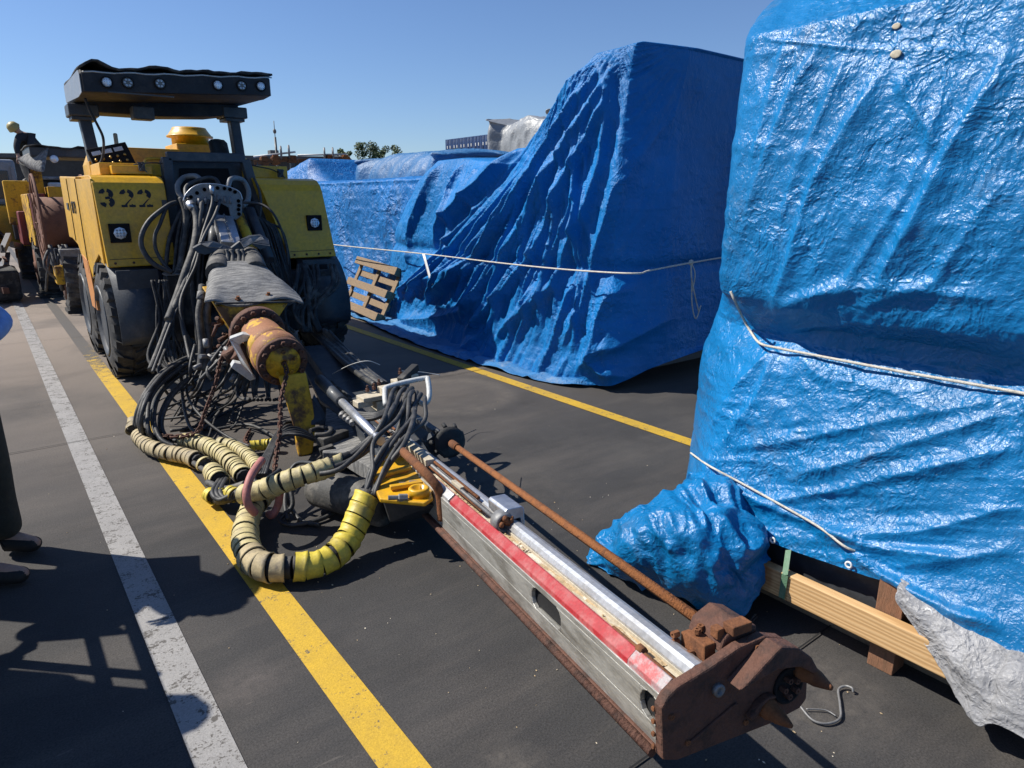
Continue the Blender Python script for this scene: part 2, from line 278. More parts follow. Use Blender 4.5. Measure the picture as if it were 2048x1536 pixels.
class MB:
    def __init__(s): s.v = []; s.f = []; s.sm = []
    def add(s, vs, fs, sm=False):
        o = len(s.v); s.v += [tuple(v) for v in vs]; s.f += [tuple(i + o for i in f) for f in fs]; s.sm += [sm] * len(fs); return s
    def box(s, a, b, M_=None):
        x0, y0, z0 = a; x1, y1, z1 = b
        vs = [Vector(p) for p in ((x0, y0, z0), (x1, y0, z0), (x1, y1, z0), (x0, y1, z0), (x0, y0, z1), (x1, y0, z1), (x1, y1, z1), (x0, y1, z1))]
        if M_ is not None: vs = [M_ @ v for v in vs]
        return s.add(vs, [(0, 3, 2, 1), (4, 5, 6, 7), (0, 1, 5, 4), (1, 2, 6, 5), (2, 3, 7, 6), (3, 0, 4, 7)])
    def bar(s, p, q, w, h, up=(0, 0, 1)):
        p, q = Vector(p), Vector(q); sx, u, d = basis(q - p, up)
        vs = []
        for c in (p, q):
            for i, j in ((-1, -1), (1, -1), (1, 1), (-1, 1)): vs.append(c + sx * (w / 2 * i) + u * (h / 2 * j))
        return s.add(vs, [(3, 2, 1, 0), (4, 5, 6, 7), (0, 1, 5, 4), (1, 2, 6, 5), (2, 3, 7, 6), (3, 0, 4, 7)])
    def prism(s, poly, ext):
        poly = [Vector(p) for p in poly]; ext = Vector(ext); n = len(poly)
        vs = poly + [p + ext for p in poly]
        return s.add(vs, [tuple(range(n - 1, -1, -1)), tuple(range(n, 2 * n))] + [(i, (i + 1) % n, (i + 1) % n + n, i + n) for i in range(n)])
    def tube(s, P, r, n=8, closed=False, cap=True):
        P = [Vector(p) for p in P]; m = len(P); rr = r if isinstance(r, (list, tuple)) else [r] * m
        vs = []; up = Vector((0, 0, 1)); sx = None
        for i in range(m):
            if closed: t = P[(i + 1) % m] - P[i - 1]
            else: t = P[min(i + 1, m - 1)] - P[max(i - 1, 0)]
            if t.length < 1e-9: t = Vector((0, 0, 1))
            t.normalize()
            if sx is None: sx, u, _ = basis(t)
            else:
                sx = (sx - t * sx.dot(t))
                if sx.length < 1e-6: sx = basis(t)[0]
                sx.normalize(); u = sx.cross(t)
            u = sx.cross(t).normalized()
            for k in range(n):
                a = 2 * math.pi * k / n; vs.append(P[i] + (sx * math.cos(a) + u * math.sin(a)) * rr[i])
        fs = []
        for i in range(m if closed else m - 1):
            for k in range(n):
                a = i * n + k; b = i * n + (k + 1) % n; c = ((i + 1) % m) * n + (k + 1) % n; d = ((i + 1) % m) * n + k
                fs.append((a, b, c, d))
        s.add(vs, fs, True)
        if cap and not closed:
            o = len(s.v) - len(vs); s.f.append(tuple(o + k for k in range(n - 1, -1, -1))); s.f.append(tuple(o + (m - 1) * n + k for k in range(n))); s.sm += [False, False]
        return s
    def lathe(s, c, d, prof, n=28, smooth=True, up=(0, 0, 1)):
        """prof: (distance along axis, radius)"""
        c = Vector(c); sx, u, d = basis(d, up); vs = []; m = len(prof)
        for (t, r) in prof:
            for k in range(n):
                a = 2 * math.pi * k / n; vs.append(c + d * t + (sx * math.cos(a) + u * math.sin(a)) * r)
        fs = [(i * n + k, i * n + (k + 1) % n, (i + 1) * n + (k + 1) % n, (i + 1) * n + k) for i in range(m - 1) for k in range(n)]
        s.add(vs, fs, smooth); o = len(s.v) - len(vs)
        if prof[0][1] > 1e-4: s.f.append(tuple(o + k for k in range(n - 1, -1, -1))); s.sm.append(False)
        if prof[-1][1] > 1e-4: s.f.append(tuple(o + (m - 1) * n + k for k in range(n))); s.sm.append(False)
        return s
    def cyl(s, p, q, r, n=16): p, q = Vector(p), Vector(q); return s.lathe(p, q - p, [(0, r), ((q - p).length, r)], n)
    def bolts(s, c, d, rad, k, r=0.012, h=0.012, a0=0.0, up=(0, 0, 1)):
        sx, u, dd = basis(d, up); c = Vector(c)
        for i in range(k):
            a = a0 + 2 * math.pi * i / k; q = c + (sx * math.cos(a) + u * math.sin(a)) * rad
            s.lathe(q, dd, [(0, r), (h, r), (h * 1.01, r * 0.45), (h * 0.7, r * 0.4)], 6, False)
        return s
    def grid(s, G, smooth=True):
        nr, nc = len(G), len(G[0]); return s.add([p for row in G for p in row], [(i * nc + j, i * nc + j + 1, (i + 1) * nc + j + 1, (i + 1) * nc + j) for i in range(nr - 1) for j in range(nc - 1)], smooth)
    def ball(s, c, r, n=12, sq=(1, 1, 1)):
        c = Vector(c); prof = [(-math.cos(math.pi * i / n) , math.sin(math.pi * i / n)) for i in range(n + 1)]
        vs = []
        for (t, rad) in prof:
            for k in range(n): a = 2 * math.pi * k / n; vs.append(c + Vector((rad * math.cos(a) * r * sq[0], rad * math.sin(a) * r * sq[1], t * r * sq[2])))
        return s.add(vs, [(i * n + k, i * n + (k + 1) % n, (i + 1) * n + (k + 1) % n, (i + 1) * n + k) for i in range(n) for k in range(n)], True)
    def build(s, name, mat, parent=None, bevel=0.0, seg=2):
        me = bpy.data.meshes.new(name); base = ORG.get(parent.name, Vector()) if parent else Vector()
        me.from_pydata([(v[0] - base.x, v[1] - base.y, v[2] - base.z) for v in s.v], [], s.f)
        me.polygons.foreach_set("use_smooth", s.sm); me.update()
        bm = bmesh.new(); bm.from_mesh(me); bmesh.ops.recalc_face_normals(bm, faces=bm.faces[:]) if len(s.f) < 60000 else None; bm.to_mesh(me); bm.free()
        me.materials.append(MATS[mat]); o = bpy.data.objects.new(name, me); COL.objects.link(o)
        if parent: o.parent = parent; ORG[o.name] = base
        if bevel:
            b = o.modifiers.new("bevel", 'BEVEL'); b.width = bevel; b.segments = seg; b.limit_method = 'ANGLE'; b.angle_limit = R(40)
        return o
ORG = {}
def tag(o, label=None, cat=None, group=None, kind=None):
    if label: o["label"] = label
    if cat: o["category"] = cat
    if group: o["group"] = group
    if kind: o["kind"] = kind
    return o
def thing(name, label, cat, loc, group=None):
    o = bpy.data.objects.new(name, None); COL.objects.link(o); o.location = loc; ORG[o.name] = Vector(loc); o.empty_display_size = 0.2
    return tag(o, label, cat, group)
def dup(root, off, label=None, scale=None):
    r = root.copy(); COL.objects.link(r); r.location = Vector(root.location) + Vector(off)
    if label: r["label"] = label
    def rec(a, b):
        for ch in list(a.children):
            c = ch.copy(); COL.objects.link(c); c.parent = b; rec(ch, c)
    rec(root, r); return r

# numpy noise for real folds and creases
def vnoise(x, y, seed=0):
    rs = np.random.RandomState(seed); T = rs.rand(256, 256)
    xi = np.floor(x).astype(int); yi = np.floor(y).astype(int); fx = x - xi; fy = y - yi
    fx = fx * fx * (3 - 2 * fx); fy = fy * fy * (3 - 2 * fy)
    a = T[xi % 256, yi % 256]; b = T[(xi + 1) % 256, yi % 256]; c = T[xi % 256, (yi + 1) % 256]; d = T[(xi + 1) % 256, (yi + 1) % 256]
    return (a * (1 - fx) + b * fx) * (1 - fy) + (c * (1 - fx) + d * fx) * fy
def fbm(x, y, o=4, seed=0, ridge=False):
    s = 0; amp = 1; tot = 0
    for i in range(o):
        v = vnoise(x * 2 ** i + 17.3 * i, y * 2 ** i + 5.1 * i, seed + i)
        if ridge: v = 1 - abs(2 * v - 1)
        s = s + amp * v; tot += amp; amp *= 0.5
    return s / tot
def cgrid(C, nr, nc, ten=1.0):
    """smooth surface through a coarse grid of control points"""
    A = np.array([[tuple(p) for p in row] for row in C], float)
    def interp(A, n):
        m = A.shape[0]; t = np.linspace(0, m - 1, n); i = np.clip(np.floor(t).astype(int), 0, m - 2); f = (t - i)[:, None, None]
        a = A[np.clip(i - 1, 0, m - 1)]; b = A[i]; c = A[i + 1]; d = A[np.clip(i + 2, 0, m - 1)]
        f2, f3 = f * f, f ** 3; return (2 * f3 - 3 * f2 + 1) * b + (f3 - 2 * f2 + f) * (c - a) * .5 * ten + (3 * f2 - 2 * f3) * c + (f3 - f2) * (d - b) * .5 * ten
    A = interp(A, nr); A = interp(A.transpose(1, 0, 2), nc).transpose(1, 0, 2); return A
def gnormals(G):
    du = np.gradient(G, axis=1); dv = np.gradient(G, axis=0); n = np.cross(du, dv); l = np.linalg.norm(n, axis=2, keepdims=True); return n / np.maximum(l, 1e-9)
def polydist(a, b, P):
    """signed distance of points (a,b) to polyline P plus how far along it they are"""
    best = np.full(a.shape, 1e9); sg = np.zeros(a.shape); al = np.zeros(a.shape); L = 0; tot = sum(math.dist(P[i], P[i + 1]) for i in range(len(P) - 1))
    for i in range(len(P) - 1):
        (x0, y0), (x1, y1) = P[i], P[i + 1]; dx, dy = x1 - x0, y1 - y0; l = math.hypot(dx, dy) + 1e-9
        t = np.clip(((a - x0) * dx + (b - y0) * dy) / l / l, 0, 1); ex = a - x0 - t * dx; ey = b - y0 - t * dy; d = np.hypot(ex, ey)
        m = d < best; best = np.where(m, d, best); sg = np.where(m, np.sign(dx * ey - dy * ex), sg); al = np.where(m, (L + t * l) / tot, al); L += l
    return best * sg, al
def gridobj(name, G, mat, parent=None, thick=0.0):
    nr, nc = G.shape[:2]; me = bpy.data.meshes.new(name); base = np.array(ORG.get(parent.name, Vector()) if parent else (0, 0, 0))
    V = (G.reshape(-1, 3) - base); idx = np.arange(nr * nc).reshape(nr, nc)
    f = np.stack([idx[:-1, :-1], idx[:-1, 1:], idx[1:, 1:], idx[1:, :-1]], axis=-1).reshape(-1, 4)
    me.vertices.add(len(V)); me.vertices.foreach_set("co", V.ravel()); me.loops.add(f.size); me.loops.foreach_set("vertex_index", f.ravel())
    me.polygons.add(len(f)); me.polygons.foreach_set("loop_start", np.arange(0, f.size, 4)); me.polygons.foreach_set("loop_total", np.full(len(f), 4))
    me.polygons.foreach_set("use_smooth", np.ones(len(f), bool)); me.update(calc_edges=True); me.validate()
    me.materials.append(MATS[mat]); o = bpy.data.objects.new(name, me); COL.objects.link(o)
    if parent: o.parent = parent; ORG[o.name] = Vector(base)
    if thick: s = o.modifiers.new("thick", 'SOLIDIFY'); s.thickness = thick; s.offset = 0
    return o

# ================================================================ SETTING: yard, painted lines
def sheet(name, x0, y0, x1, y1, z, mat):
    o = MB().add([(x0, y0, z), (x1, y0, z), (x1, y1, z), (x0, y1, z)], [(0, 1, 2, 3)]).build(name, mat); return tag(o, kind="structure")
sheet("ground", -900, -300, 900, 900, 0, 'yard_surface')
sheet("painted_line_white", 0.262, -6, 0.388, 45, 0.004, 'paint_white')
sheet("painted_line_yellow", 0.700, -6, 0.828, 34, 0.004, 'paint_yellow')
sheet("painted_line_yellow_right", 3.69, -6, 3.81, 34, 0.004, 'paint_yellow_right')
# joints between the poured slabs, as thin dark tar seams
b = MB()
random.seed(3)
for y0 in (1.12, 5.47, 9.9, 14.3, 18.8, 23.2):
    x = -8.0; L_ = []
    while x < 12: L_.append((x, y0 + random.uniform(-0.006, 0.006))); x += 0.25
    for i in range(len(L_) - 1):
        (xa, ya), (xb, yb) = L_[i], L_[i + 1]; w = random.uniform(0.002, 0.0045)
        b.add([(xa, ya - w, 0.008), (xb, yb - w, 0.008), (xb, yb + w, 0.008), (xa, ya + w, 0.008)], [(0, 1, 2, 3)])
tag(b.build("ground_joints", 'black_void'), kind="structure")

# ================================================================ TARPS
def ridge(D, a, b_, P, amp, w, asym=1.0, taper=0.15):
    d, al = polydist(a, b_, P); ww = np.where(d > 0, w, w * asym)
    t = np.clip(al / taper, 0, 1) * np.clip((1 - al) / taper, 0, 1) if taper > 0 else 1.0
    return D + amp * (.45 * np.exp(-(d / ww) ** 2) + .55 * np.exp(-np.abs(d) / (ww * .62))) * t
def drape(name, C, nr, nc, disp, mat, parent, outward, thick=0.004, ten=1.0):
    G = cgrid(C, nr, nc, ten); n = gnormals(G); s = np.sign((n * np.array(outward)).sum(axis=2).mean()); n = n * s
    J, I = np.meshgrid(np.linspace(0, 1, nc), np.linspace(0, 1, nr)); D = disp(G, I, J); G = G + n * D[..., None]
    G[..., 2] = np.maximum(G[..., 2], 0.012 + 0.01 * fbm(G[..., 0] * 9, G[..., 1] * 9, 2, 5))
    return gridobj(name, G, mat, parent, thick), G

# ---- near load on the right --------------------------------------------------
near = thing("tarp_covered_crate", "tall crate load under a shiny crinkled blue tarp, roped twice, nearest on the right", "covered load", (2.9, 0.4, 0))
zl = [(0.36, 2.36), (0.60, 2.40), (0.85, 2.47), (1.00, 2.53), (1.09, 2.60), (1.17, 2.555), (1.27, 2.465), (1.55, 2.435), (1.9, 2.455), (2.18, 2.49), (2.26, 2.50), (2.30, 2.56), (2.50, 2.90), (2.68, 3.5)]
cy = [1.86, 1.84, 1.75, 1.63, 1.59, 1.62, 1.66, 1.71, 1.75, 1.775, 1.78, 1.775, 1.80, 1.80]
sb = [1.326, 1.335, 1.345, 1.375, 1.395, 1.405, 1.41, 1.41, 1.415, 1.43, 1.435, 1.445, 1.50, 1.6]
# corner line of the box above the rope, leaning back slightly towards the top
for k in range(6, 12): cy[k] = zl[k][1] / sb[k] + .005
cy[12] = 2.90 / 1.52; cy[13] = 3.5 / 1.7
rows = []
for k, (z, x) in enumerate(zl):
    c = cy[k]; f_ = sb[k]; xa, xb = max(3.4, x + .5), max(2.86, x + .25); row = [(max(4.6, x + .9), xa / f_ + .45, z), (xa, xa / f_ - .05, z), (xb, xb / f_, z), (x + 0.06, c + 0.04, z)]
    for y in (1.38, 1.05, 0.7, 0.35, 0.0, -0.5, -1.2, -2.2): row.append((x + (0.02 if k < 4 else 0), y, z))
    rows.append(row)
hemz = {3: 0.47, 4: 0.50, 5: 0.46, 6: 0.375, 7: 0.22, 8: 0.09, 9: 0.03, 10: 0.03, 11: 0.03, 2: 0.18, 1: 0.10, 0: 0.10}
hemx = {3: 2.40, 4: 2.40, 5: 2.39, 6: 2.36, 7: 2.33, 8: 2.30, 9: 2.28}
for j in range(12):
    p = rows[0][j]; rows[0][j] = (hemx.get(j, p[0]), p[1] - (0.0 if j < 4 else 0), hemz[j])
    p = rows[1][j]; z1 = hemz[j] * 0.5 + 0.85 * 0.5 - 0.05; rows[1][j] = (p[0], p[1], z1)
hp = {3: (1378, 1000, 2.42), 4: (1470, 1050, 2.40), 5: (1575, 1098, 2.38), 6: (1725, 1150, 2.37), 7: (1800, 1178, 2.36), 8: (2048, 1385, 2.30)}
for j, (px, py, x) in hp.items():
    q = PX(px, py, x); rows[0][j] = tuple(q)
    a, c = rows[0][j], rows[3][j]; rows[1][j] = (a[0] * .6 + c[0] * .4, a[1] * .7 + c[1] * .3, a[2] * .67 + c[2] * .33); rows[2][j] = (a[0] * .3 + c[0] * .7 - .01, a[1] * .35 + c[1] * .65, a[2] * .33 + c[2] * .67)
def fyz(pts, x): out = [PX(px, py, x) for px, py in pts]; return [(q.y, q.z) for q in out]
near_folds = [
    ([(1643, 76), (1584, 176), (1526, 328), (1491, 445)], 0.020, 0.020, 1.8),
    ([(1784, 117), (1713, 234), (1637, 363), (1602, 469), (1584, 528), (1528, 640)], 0.026, 0.024, 2.0),
    ([(2018, 88), (1989, 158), (1895, 317), (1837, 445), (1784, 528), (1749, 598)], 0.030, 0.026, 2.0),
    ([(1784, 135), (1837, 223), (1895, 317)], 0.015, 0.02, 1.5),
    ([(1493, 72), (1600, 84), (1700, 96), (1850, 100), (2048, 108)], 0.010, 0.007, 1.0),
    ([(1560, 70), (1530, 200), (1500, 340)], 0.014, 0.02, 1.5),
    ([(1700, 90), (1660, 200), (1600, 330), (1560, 470)], 0.012, 0.018, 1.5),
    ([(1900, 120), (1860, 300), (1800, 420), (1700, 560), (1560, 620)], 0.012, 0.02, 1.5),
    ([(2040, 330), (1950, 450), (1880, 560), (1700, 620)], 0.014, 0.022, 1.5),
    ([(1520, 630), (1614, 590), (1760, 570), (2048, 600)], 0.018, 0.035, 0.8),
    ([(1522, 668), (1700, 640), (1900, 660), (2048, 690)], 0.012, 0.022, 1.0),
    ([(1522, 675), (1640, 672), (1800, 700), (2048, 735)], -0.018, 0.03, 1.0),
    ([(1520, 700), (1455, 780), (1397, 870)], 0.020, 0.02, 1.6),
    ([(1525, 700), (1500, 800), (1430, 900)], 0.014, 0.02, 1.6),
    ([(1540, 700), (1620, 760), (1760, 790), (1900, 850)], 0.012, 0.03, 1.2),
    ([(1560, 960), (1700, 925), (1850, 880), (2048, 820)], 0.022, 0.030, 1.4),
    ([(1450, 900), (1600, 880), (1750, 850), (2048, 800)], 0.016, 0.025, 1.4),
    ([(1500, 1010), (1650, 985), (1800, 950), (2048, 900)], 0.022, 0.028, 1.3),
    ([(1420, 950), (1560, 1010), (1650, 1043), (1757, 1085), (1980, 1113)], 0.030, 0.028, 0.6),
    ([(1700, 1080), (1780, 1130), (1933, 1200), (2048, 1235)], 0.036, 0.030, 0.5),
    ([(1640, 1060), (1850, 1060), (2048, 1010)], 0.02, 0.03, 1.2),
    ([(1800, 1120), (1930, 1110), (2048, 1090)], 0.016, 0.025, 1.2)]
def d_near(G, I, J):
    y, z = G[..., 1], G[..., 2]; xx = G[..., 0]; D = np.zeros(y.shape)
    for pts, amp, w, asy in near_folds: D = ridge(D, y, z, fyz(pts, 2.46), amp, w, asy)
    yy = y - (xx - 2.45) * 0.8
    D += 0.022 * (fbm(yy * 3.1 + z * 1.2, z * 3.0, 3, 11) - 0.5)
    c = fbm(yy * 7 + 1.5 * z, z * 9 - yy * 2, 4, 21, True); D += 0.013 * (c - 0.5)
    low = np.clip((1.05 - z) / 0.3, 0, 1); up = 1 - low
    D += low * 0.022 * (fbm(yy * 2.0 + z * 1.0, z * 11 + yy * 3.4, 4, 31, True) - 0.6)
    D += up * 0.010 * (fbm(yy * 12 + z * 5, z * 5 - yy * 3, 4, 41, True) - 0.5)
    D += 0.0035 * (fbm(yy * 26, z * 24, 3, 51, True) - 0.5)
    return D * np.clip((1.02 - I) / 0.12, 0.25, 1)
_, GN = drape("tarpaulin", rows, 400, 520, d_near, 'tarp_near', near, (-1, 0.1, 0.1), ten=.55)
# crate hidden inside, dark
MB().box((2.62, -2.2, 0.3), (4.4, 1.45, 2.3)).build("crate_body", 'dark_film', near)

def surf_rope(name, G, z0, z1, r, label, cat, a=0.0, b=1.0, off=0.012, win=9, tail=None):
    nr, nc = G.shape[:2]; pts = []
    for j in range(int(a * nc), int(b * nc), 4):
        t = (j / nc - a) / (b - a); zt = z0 + (z1 - z0) * t if not callable(z0) else z0(t)
        i = int(np.argmin(abs(G[: int(nr * 0.8), j, 2] - zt))); pts.append(G[i, j].copy())
    P = np.array(pts); n = len(P); Q = P.copy()
    for k in range(n):
        s = P[max(0, k - win): k + win + 1]; Q[k, 0] = s[:, 0].min() * 0.65 + s[:, 0].mean() * 0.35
    for _ in range(3): Q[1:-1] = (Q[:-2] + Q[1:-1] * 2 + Q[2:]) / 4
    Q[:, 0] -= off; mb = MB(); path = [Vector(q) for q in Q]
    mb.tube(path, r, 7)
    # lay of the rope: two thin strands wound round the core
    for ph in (0, math.pi):
        st = []; Lc = 0
        for k in range(len(path) - 1):
            seg = (path[k + 1] - path[k]); s_, u_, d_ = basis(seg)
            for q in range(3):
                t = q / 3; an = (Lc + seg.length * t) * 2 * math.pi / (r * 9) + ph; st.append(path[k] + seg * t + (s_ * math.cos(an) + u_ * math.sin(an)) * r * 0.45)
            Lc += seg.length
        mb.tube(st, r * 0.75, 5)
    if tail:
        for t in tail: mb.tube(crom(t, 5), r * 0.8, 6)
    o = mb.build(name, 'rope'); tag(o, label, cat); return o, path
# waist rope: out to the end face and round
q0 = PZ(1463, 578, 1.16)
def near_face(px, py, off=0.012):
    """where a line of sight meets the near tarp's side"""
    r = ray(px, py); best = None; Gs = GN[::3, ::3].reshape(-1, 3); d = Gs - np.array(O0); t = d @ np.array(r) / r.dot(r); e = np.linalg.norm(d - t[:, None] * np.array(r), axis=1); cand = np.where(e < 0.02)[0]
    if len(cand) == 0: cand = [int(e.argmin())]
    k = min(cand, key=lambda i: t[i]); return O0 + r * (t[k]) + Vector((-off, 0, 0))
wl = [near_face(*p, off=0.014) for p in ((1465, 582), (1476, 606), (1490, 636), (1506, 664))] + [PX(1521, 687, 2.56), PX(1560, 697, 2.555), PX(1700, 724, 2.55), PX(1850, 752, 2.55), PX(2048, 787, 2.55), PX(2048, 787, 2.55) + Vector((0, -1.6, 0.0))]
mb = MB().tube(crom(wl, 6), 0.0055, 8)
tag(mb.build('rope', 'rope'), 'pale rope pulled tight round the waist and left corner of the near blue tarp', 'rope')
lr = [near_face(*p, off=0.010) for p in ((1384, 905), (1420, 930), (1480, 962), (1560, 1006), (1640, 1052), (1690, 1090))] + [near_face(1712, 1108, off=-0.02)]
mb = MB().tube(crom(lr, 8), 0.005, 7)
tag(mb.build("rope", 'rope'), "lower pale rope slanting over the foot of the near blue tarp", "rope")
for (px, py) in ((1548, 1079), (1700, 1128), (1860, 1222), (1975, 1308)):
    q = near_face(px, py, 0.01); mb = MB(); t = [q + Vector((0, math.cos(a) * 0.011, math.sin(a) * 0.011)) for a in [k * math.pi / 6 for k in range(12)]]
    mb.tube(t, 0.004, 6, closed=True); mb.build("eyelet", 'white_tag', near)
# eyelets / pale repair patches near the top
for (px, py, s) in ((1793, 52, 0.012), (1792, 108, 0.016)):
    q = near_face(px, py, 0.001); mb = MB(); mb.ball(q, s, 8, (0.10, 1.2, 0.8)); mb.build("patch", 'beige_guide', near)

# gathered, knotted corner lying on the ground
def blob(name, C, nr, nc, mat, parent, amp, seed, out):
    def dd(G, I, J):
        y, z, x = G[..., 1], G[..., 2], G[..., 0]
        D = amp * (fbm(y * 3.4 + x * 2, z * 3.2 + x * 2, 2, seed, True) - 0.55) + amp * 0.55 * (fbm(J * 7 + I * 3, I * 3 - J * 2, 2, seed + 5, True) - 0.5)
        return D + max(amp * 0.14, .007) * (fbm(y * 17 + x * 9, z * 17 + x * 7, 4, seed + 9, True) - 0.5)
    return drape(name, C, nr, nc, dd, mat, parent, out)
def rowp(L_): return [tuple(PX(px, py, x)) for px, py, x in L_]
C1 = [rowp([(1188, 1120, 2.10), (1240, 1142, 2.08), (1310, 1150, 2.10), (1370, 1180, 2.14), (1440, 1212, 2.18), (1500, 1195, 2.24), (1516, 1150, 2.34)]),
      rowp([(1195, 1108, 2.10), (1250, 1110, 2.02), (1315, 1110, 2.00), (1375, 1135, 2.02), (1440, 1160, 2.08), (1500, 1150, 2.18), (1518, 1120, 2.34)]),
      rowp([(1200, 1098, 2.14), (1255, 1075, 2.06), (1320, 1065, 2.02), (1380, 1080, 2.04), (1440, 1095, 2.10), (1495, 1105, 2.22), (1517, 1090, 2.36)]),
      rowp([(1215, 1090, 2.22), (1265, 1050, 2.18), (1325, 1025, 2.16), (1385, 1035, 2.16), (1430, 1050, 2.18), (1480, 1062, 2.28), (1512, 1062, 2.38)]),
      rowp([(1240, 1080, 2.40), (1290, 1036, 2.38), (1340, 1006, 2.36), (1385, 990, 2.30), (1425, 1000, 2.30), (1465, 1020, 2.36), (1500, 1040, 2.42)]),
      rowp([(1300, 1060, 2.8), (1330, 1030, 2.75), (1360, 1000, 2.7), (1385, 960, 2.5), (1430, 960, 2.45), (1470, 985, 2.45), (1500, 1010, 2.46)])]
blob("gathered_corner", C1, 130, 170, 'tarp_near', near, 0.12, 61, (-0.6, -0.3, 0.6))
# timber skid under the near load
skid = thing("timber_skid", "pale new timber runner with a brown post leg, under the near blue tarp", "timber skid", (2.4, 1.0, 0))
p0, p1 = PX(1500, 1160, 2.43), PX(1895, 1372, 2.27)
ztop = 0.235
mb = MB(); mb.box((2.30, 0.10, 0.125), (2.345, 1.66, 0.235)); mb.build("runner", 'new_timber', skid, 0.004)
MB().box((2.352, 0.835, 0.0), (2.445, 0.925, 0.36)).build("post", 'brown_post', skid, 0.003)
MB().box((2.352, -0.6, 0.0), (2.445, -0.51, 0.40)).build("post", 'brown_post', skid, 0.003)
MB().box((2.46, -1.6, 0.0), (2.52, 1.7, 0.10)).build("cross_beam", 'wood_grey', skid, 0.004)
mb = MB(); mb.bar(PX(1577, 1100, 2.36), PX(1570, 1150, 2.292), 0.026, 0.002, (1, 0, 0)); mb.bar(PX(1570, 1150, 2.292), PX(1563, 1196, 2.292), 0.026, 0.002, (1, 0, 0))
tag(mb.build("strap", 'green_strap'), "green woven strap looped over the timber runner", "strap")
# grey polythene hanging out below the tarp
pl = thing("plastic_sheet", "grey translucent polythene hanging out from under the near blue tarp", "plastic sheet", (2.35, 0.2, 0))
C2 = [rowp([(1800, 1200, 2.33), (1850, 1290, 2.30), (1905, 1380, 2.26), (1960, 1450, 2.22), (2048, 1475, 2.20)]) + [(2.2, -0.2, 0.02), (2.2, -1.0, 0.02)],
      rowp([(1797, 1180, 2.335), (1865, 1260, 2.29), (1930, 1340, 2.25), (1985, 1410, 2.23), (2060, 1425, 2.22)]) + [(2.24, -0.2, 0.08), (2.24, -1.0, 0.08)],
      rowp([(1800, 1165, 2.36), (1875, 1225, 2.33), (1950, 1290, 2.30), (2010, 1340, 2.28), (2070, 1370, 2.27)]) + [(2.3, -0.2, 0.16), (2.3, -1.0, 0.16)],
      rowp([(1800, 1140, 2.42), (1880, 1190, 2.40), (1960, 1240, 2.38), (2030, 1280, 2.37), (2080, 1310, 2.36)]) + [(2.38, -0.2, 0.26), (2.38, -1.0, 0.26)]]
blob("hanging_film", C2, 60, 120, 'grey_film', pl, 0.028, 71, (-1, 0, 0))
C3 = [[(2.50, 1.75, 0.10), (2.48, 1.3, 0.10), (2.47, 0.95, 0.10), (2.46, 0.4, 0.10)], [(2.47, 1.75, 0.25), (2.46, 1.3, 0.22), (2.455, 0.95, 0.22), (2.45, 0.4, 0.22)], [(2.52, 1.75, 0.45), (2.50, 1.3, 0.42), (2.48, 0.95, 0.40), (2.46, 0.4, 0.36)], [(2.56, 1.75, 0.6), (2.55, 1.3, 0.6), (2.55, 0.95, 0.6), (2.5, 0.4, 0.5)]]
blob("inner_film", C3, 40, 60, 'dark_film', pl, 0.012, 75, (-1, 0, 0))

# ---- middle load ---------------------------------------------------------------
mid = thing("tarp_covered_machine", "blue tarp sloping down from a tall square corner, deep folds and trailing hem", "covered load", (5.0, 5.5, 0))
hy = [9.3, 8.7, 8.0, 7.3, 6.6, 5.9, 5.2, 4.65, 4.20]
ty = [8.45, 8.0, 7.5, 6.9, 6.2, 5.6, 5.1, 4.62, 4.25]
tz = [1.75, 2.02, 2.12, 2.12, 2.05, 2.14, 2.43, 2.86, 2.91]
hx = [4.62, 4.42, 4.28, 4.21, 4.14, 4.09, 4.05, 4.06, 4.14]
fr = [0, 0.10, 0.24, 0.375, 0.52, 0.70, 0.86, 0.97, 1.0]
rows = []
for k, f_ in enumerate(fr):
    row = [(5.6, hy[0] * (1 - f_) + 8.6 * f_, f_ * 1.6)]
    for j in range(9):
        zz = tz[j] * f_ if k > 3 else [0, 0.28, 0.68, 1.06][k]
        if k == 4: zz = 1.06 + (tz[j] - 1.06) * 0.28
        if k == 5: zz = 1.06 + (tz[j] - 1.06) * 0.60
        if k == 6: zz = 1.06 + (tz[j] - 1.06) * 0.88
        if k == 7: zz = 1.06 + (tz[j] - 1.06) * 0.985
        bx = [0.0, 0.10, 0.16, 0.20, 0.21, 0.24, 0.30, 0.34, 0.42][k]
        belly = 0.10 * math.sin(f_ * math.pi) * (1 if j < 3 else 0.3)
        row.append((hx[j] + bx * (1.15 if j > 4 else 1) - belly, hy[j] * (1 - f_) + ty[j] * f_, zz))
    e = [(0.55, 0.02), (1.3, 0.05), (2.4, 0.05), (4.0, 0.05)]
    for dx, dy in e: row.append((row[9][0] + dx, 4.12 - 0.10 * (1 - f_) + dy, [0.12, 0.28, 0.68, 1.06][k] if k < 4 else row[9][2]))
    rows.append(row)
rows[0][9] = (4.30, 4.15, 0.05); rows[0][10] = (4.75, 4.05, 0.17); rows[0][11] = (5.5, 4.02, 0.26); rows[0][12] = (6.6, 4.02, 0.28); rows[0][13] = (8.2, 4.02, 0.28)
rows.append([(p[0] + (1.5 if j < 10 else 0.6), p[1] + (0 if j < 9 else 1.2), p[2] + 0.05) for j, p in enumerate(rows[-1])])
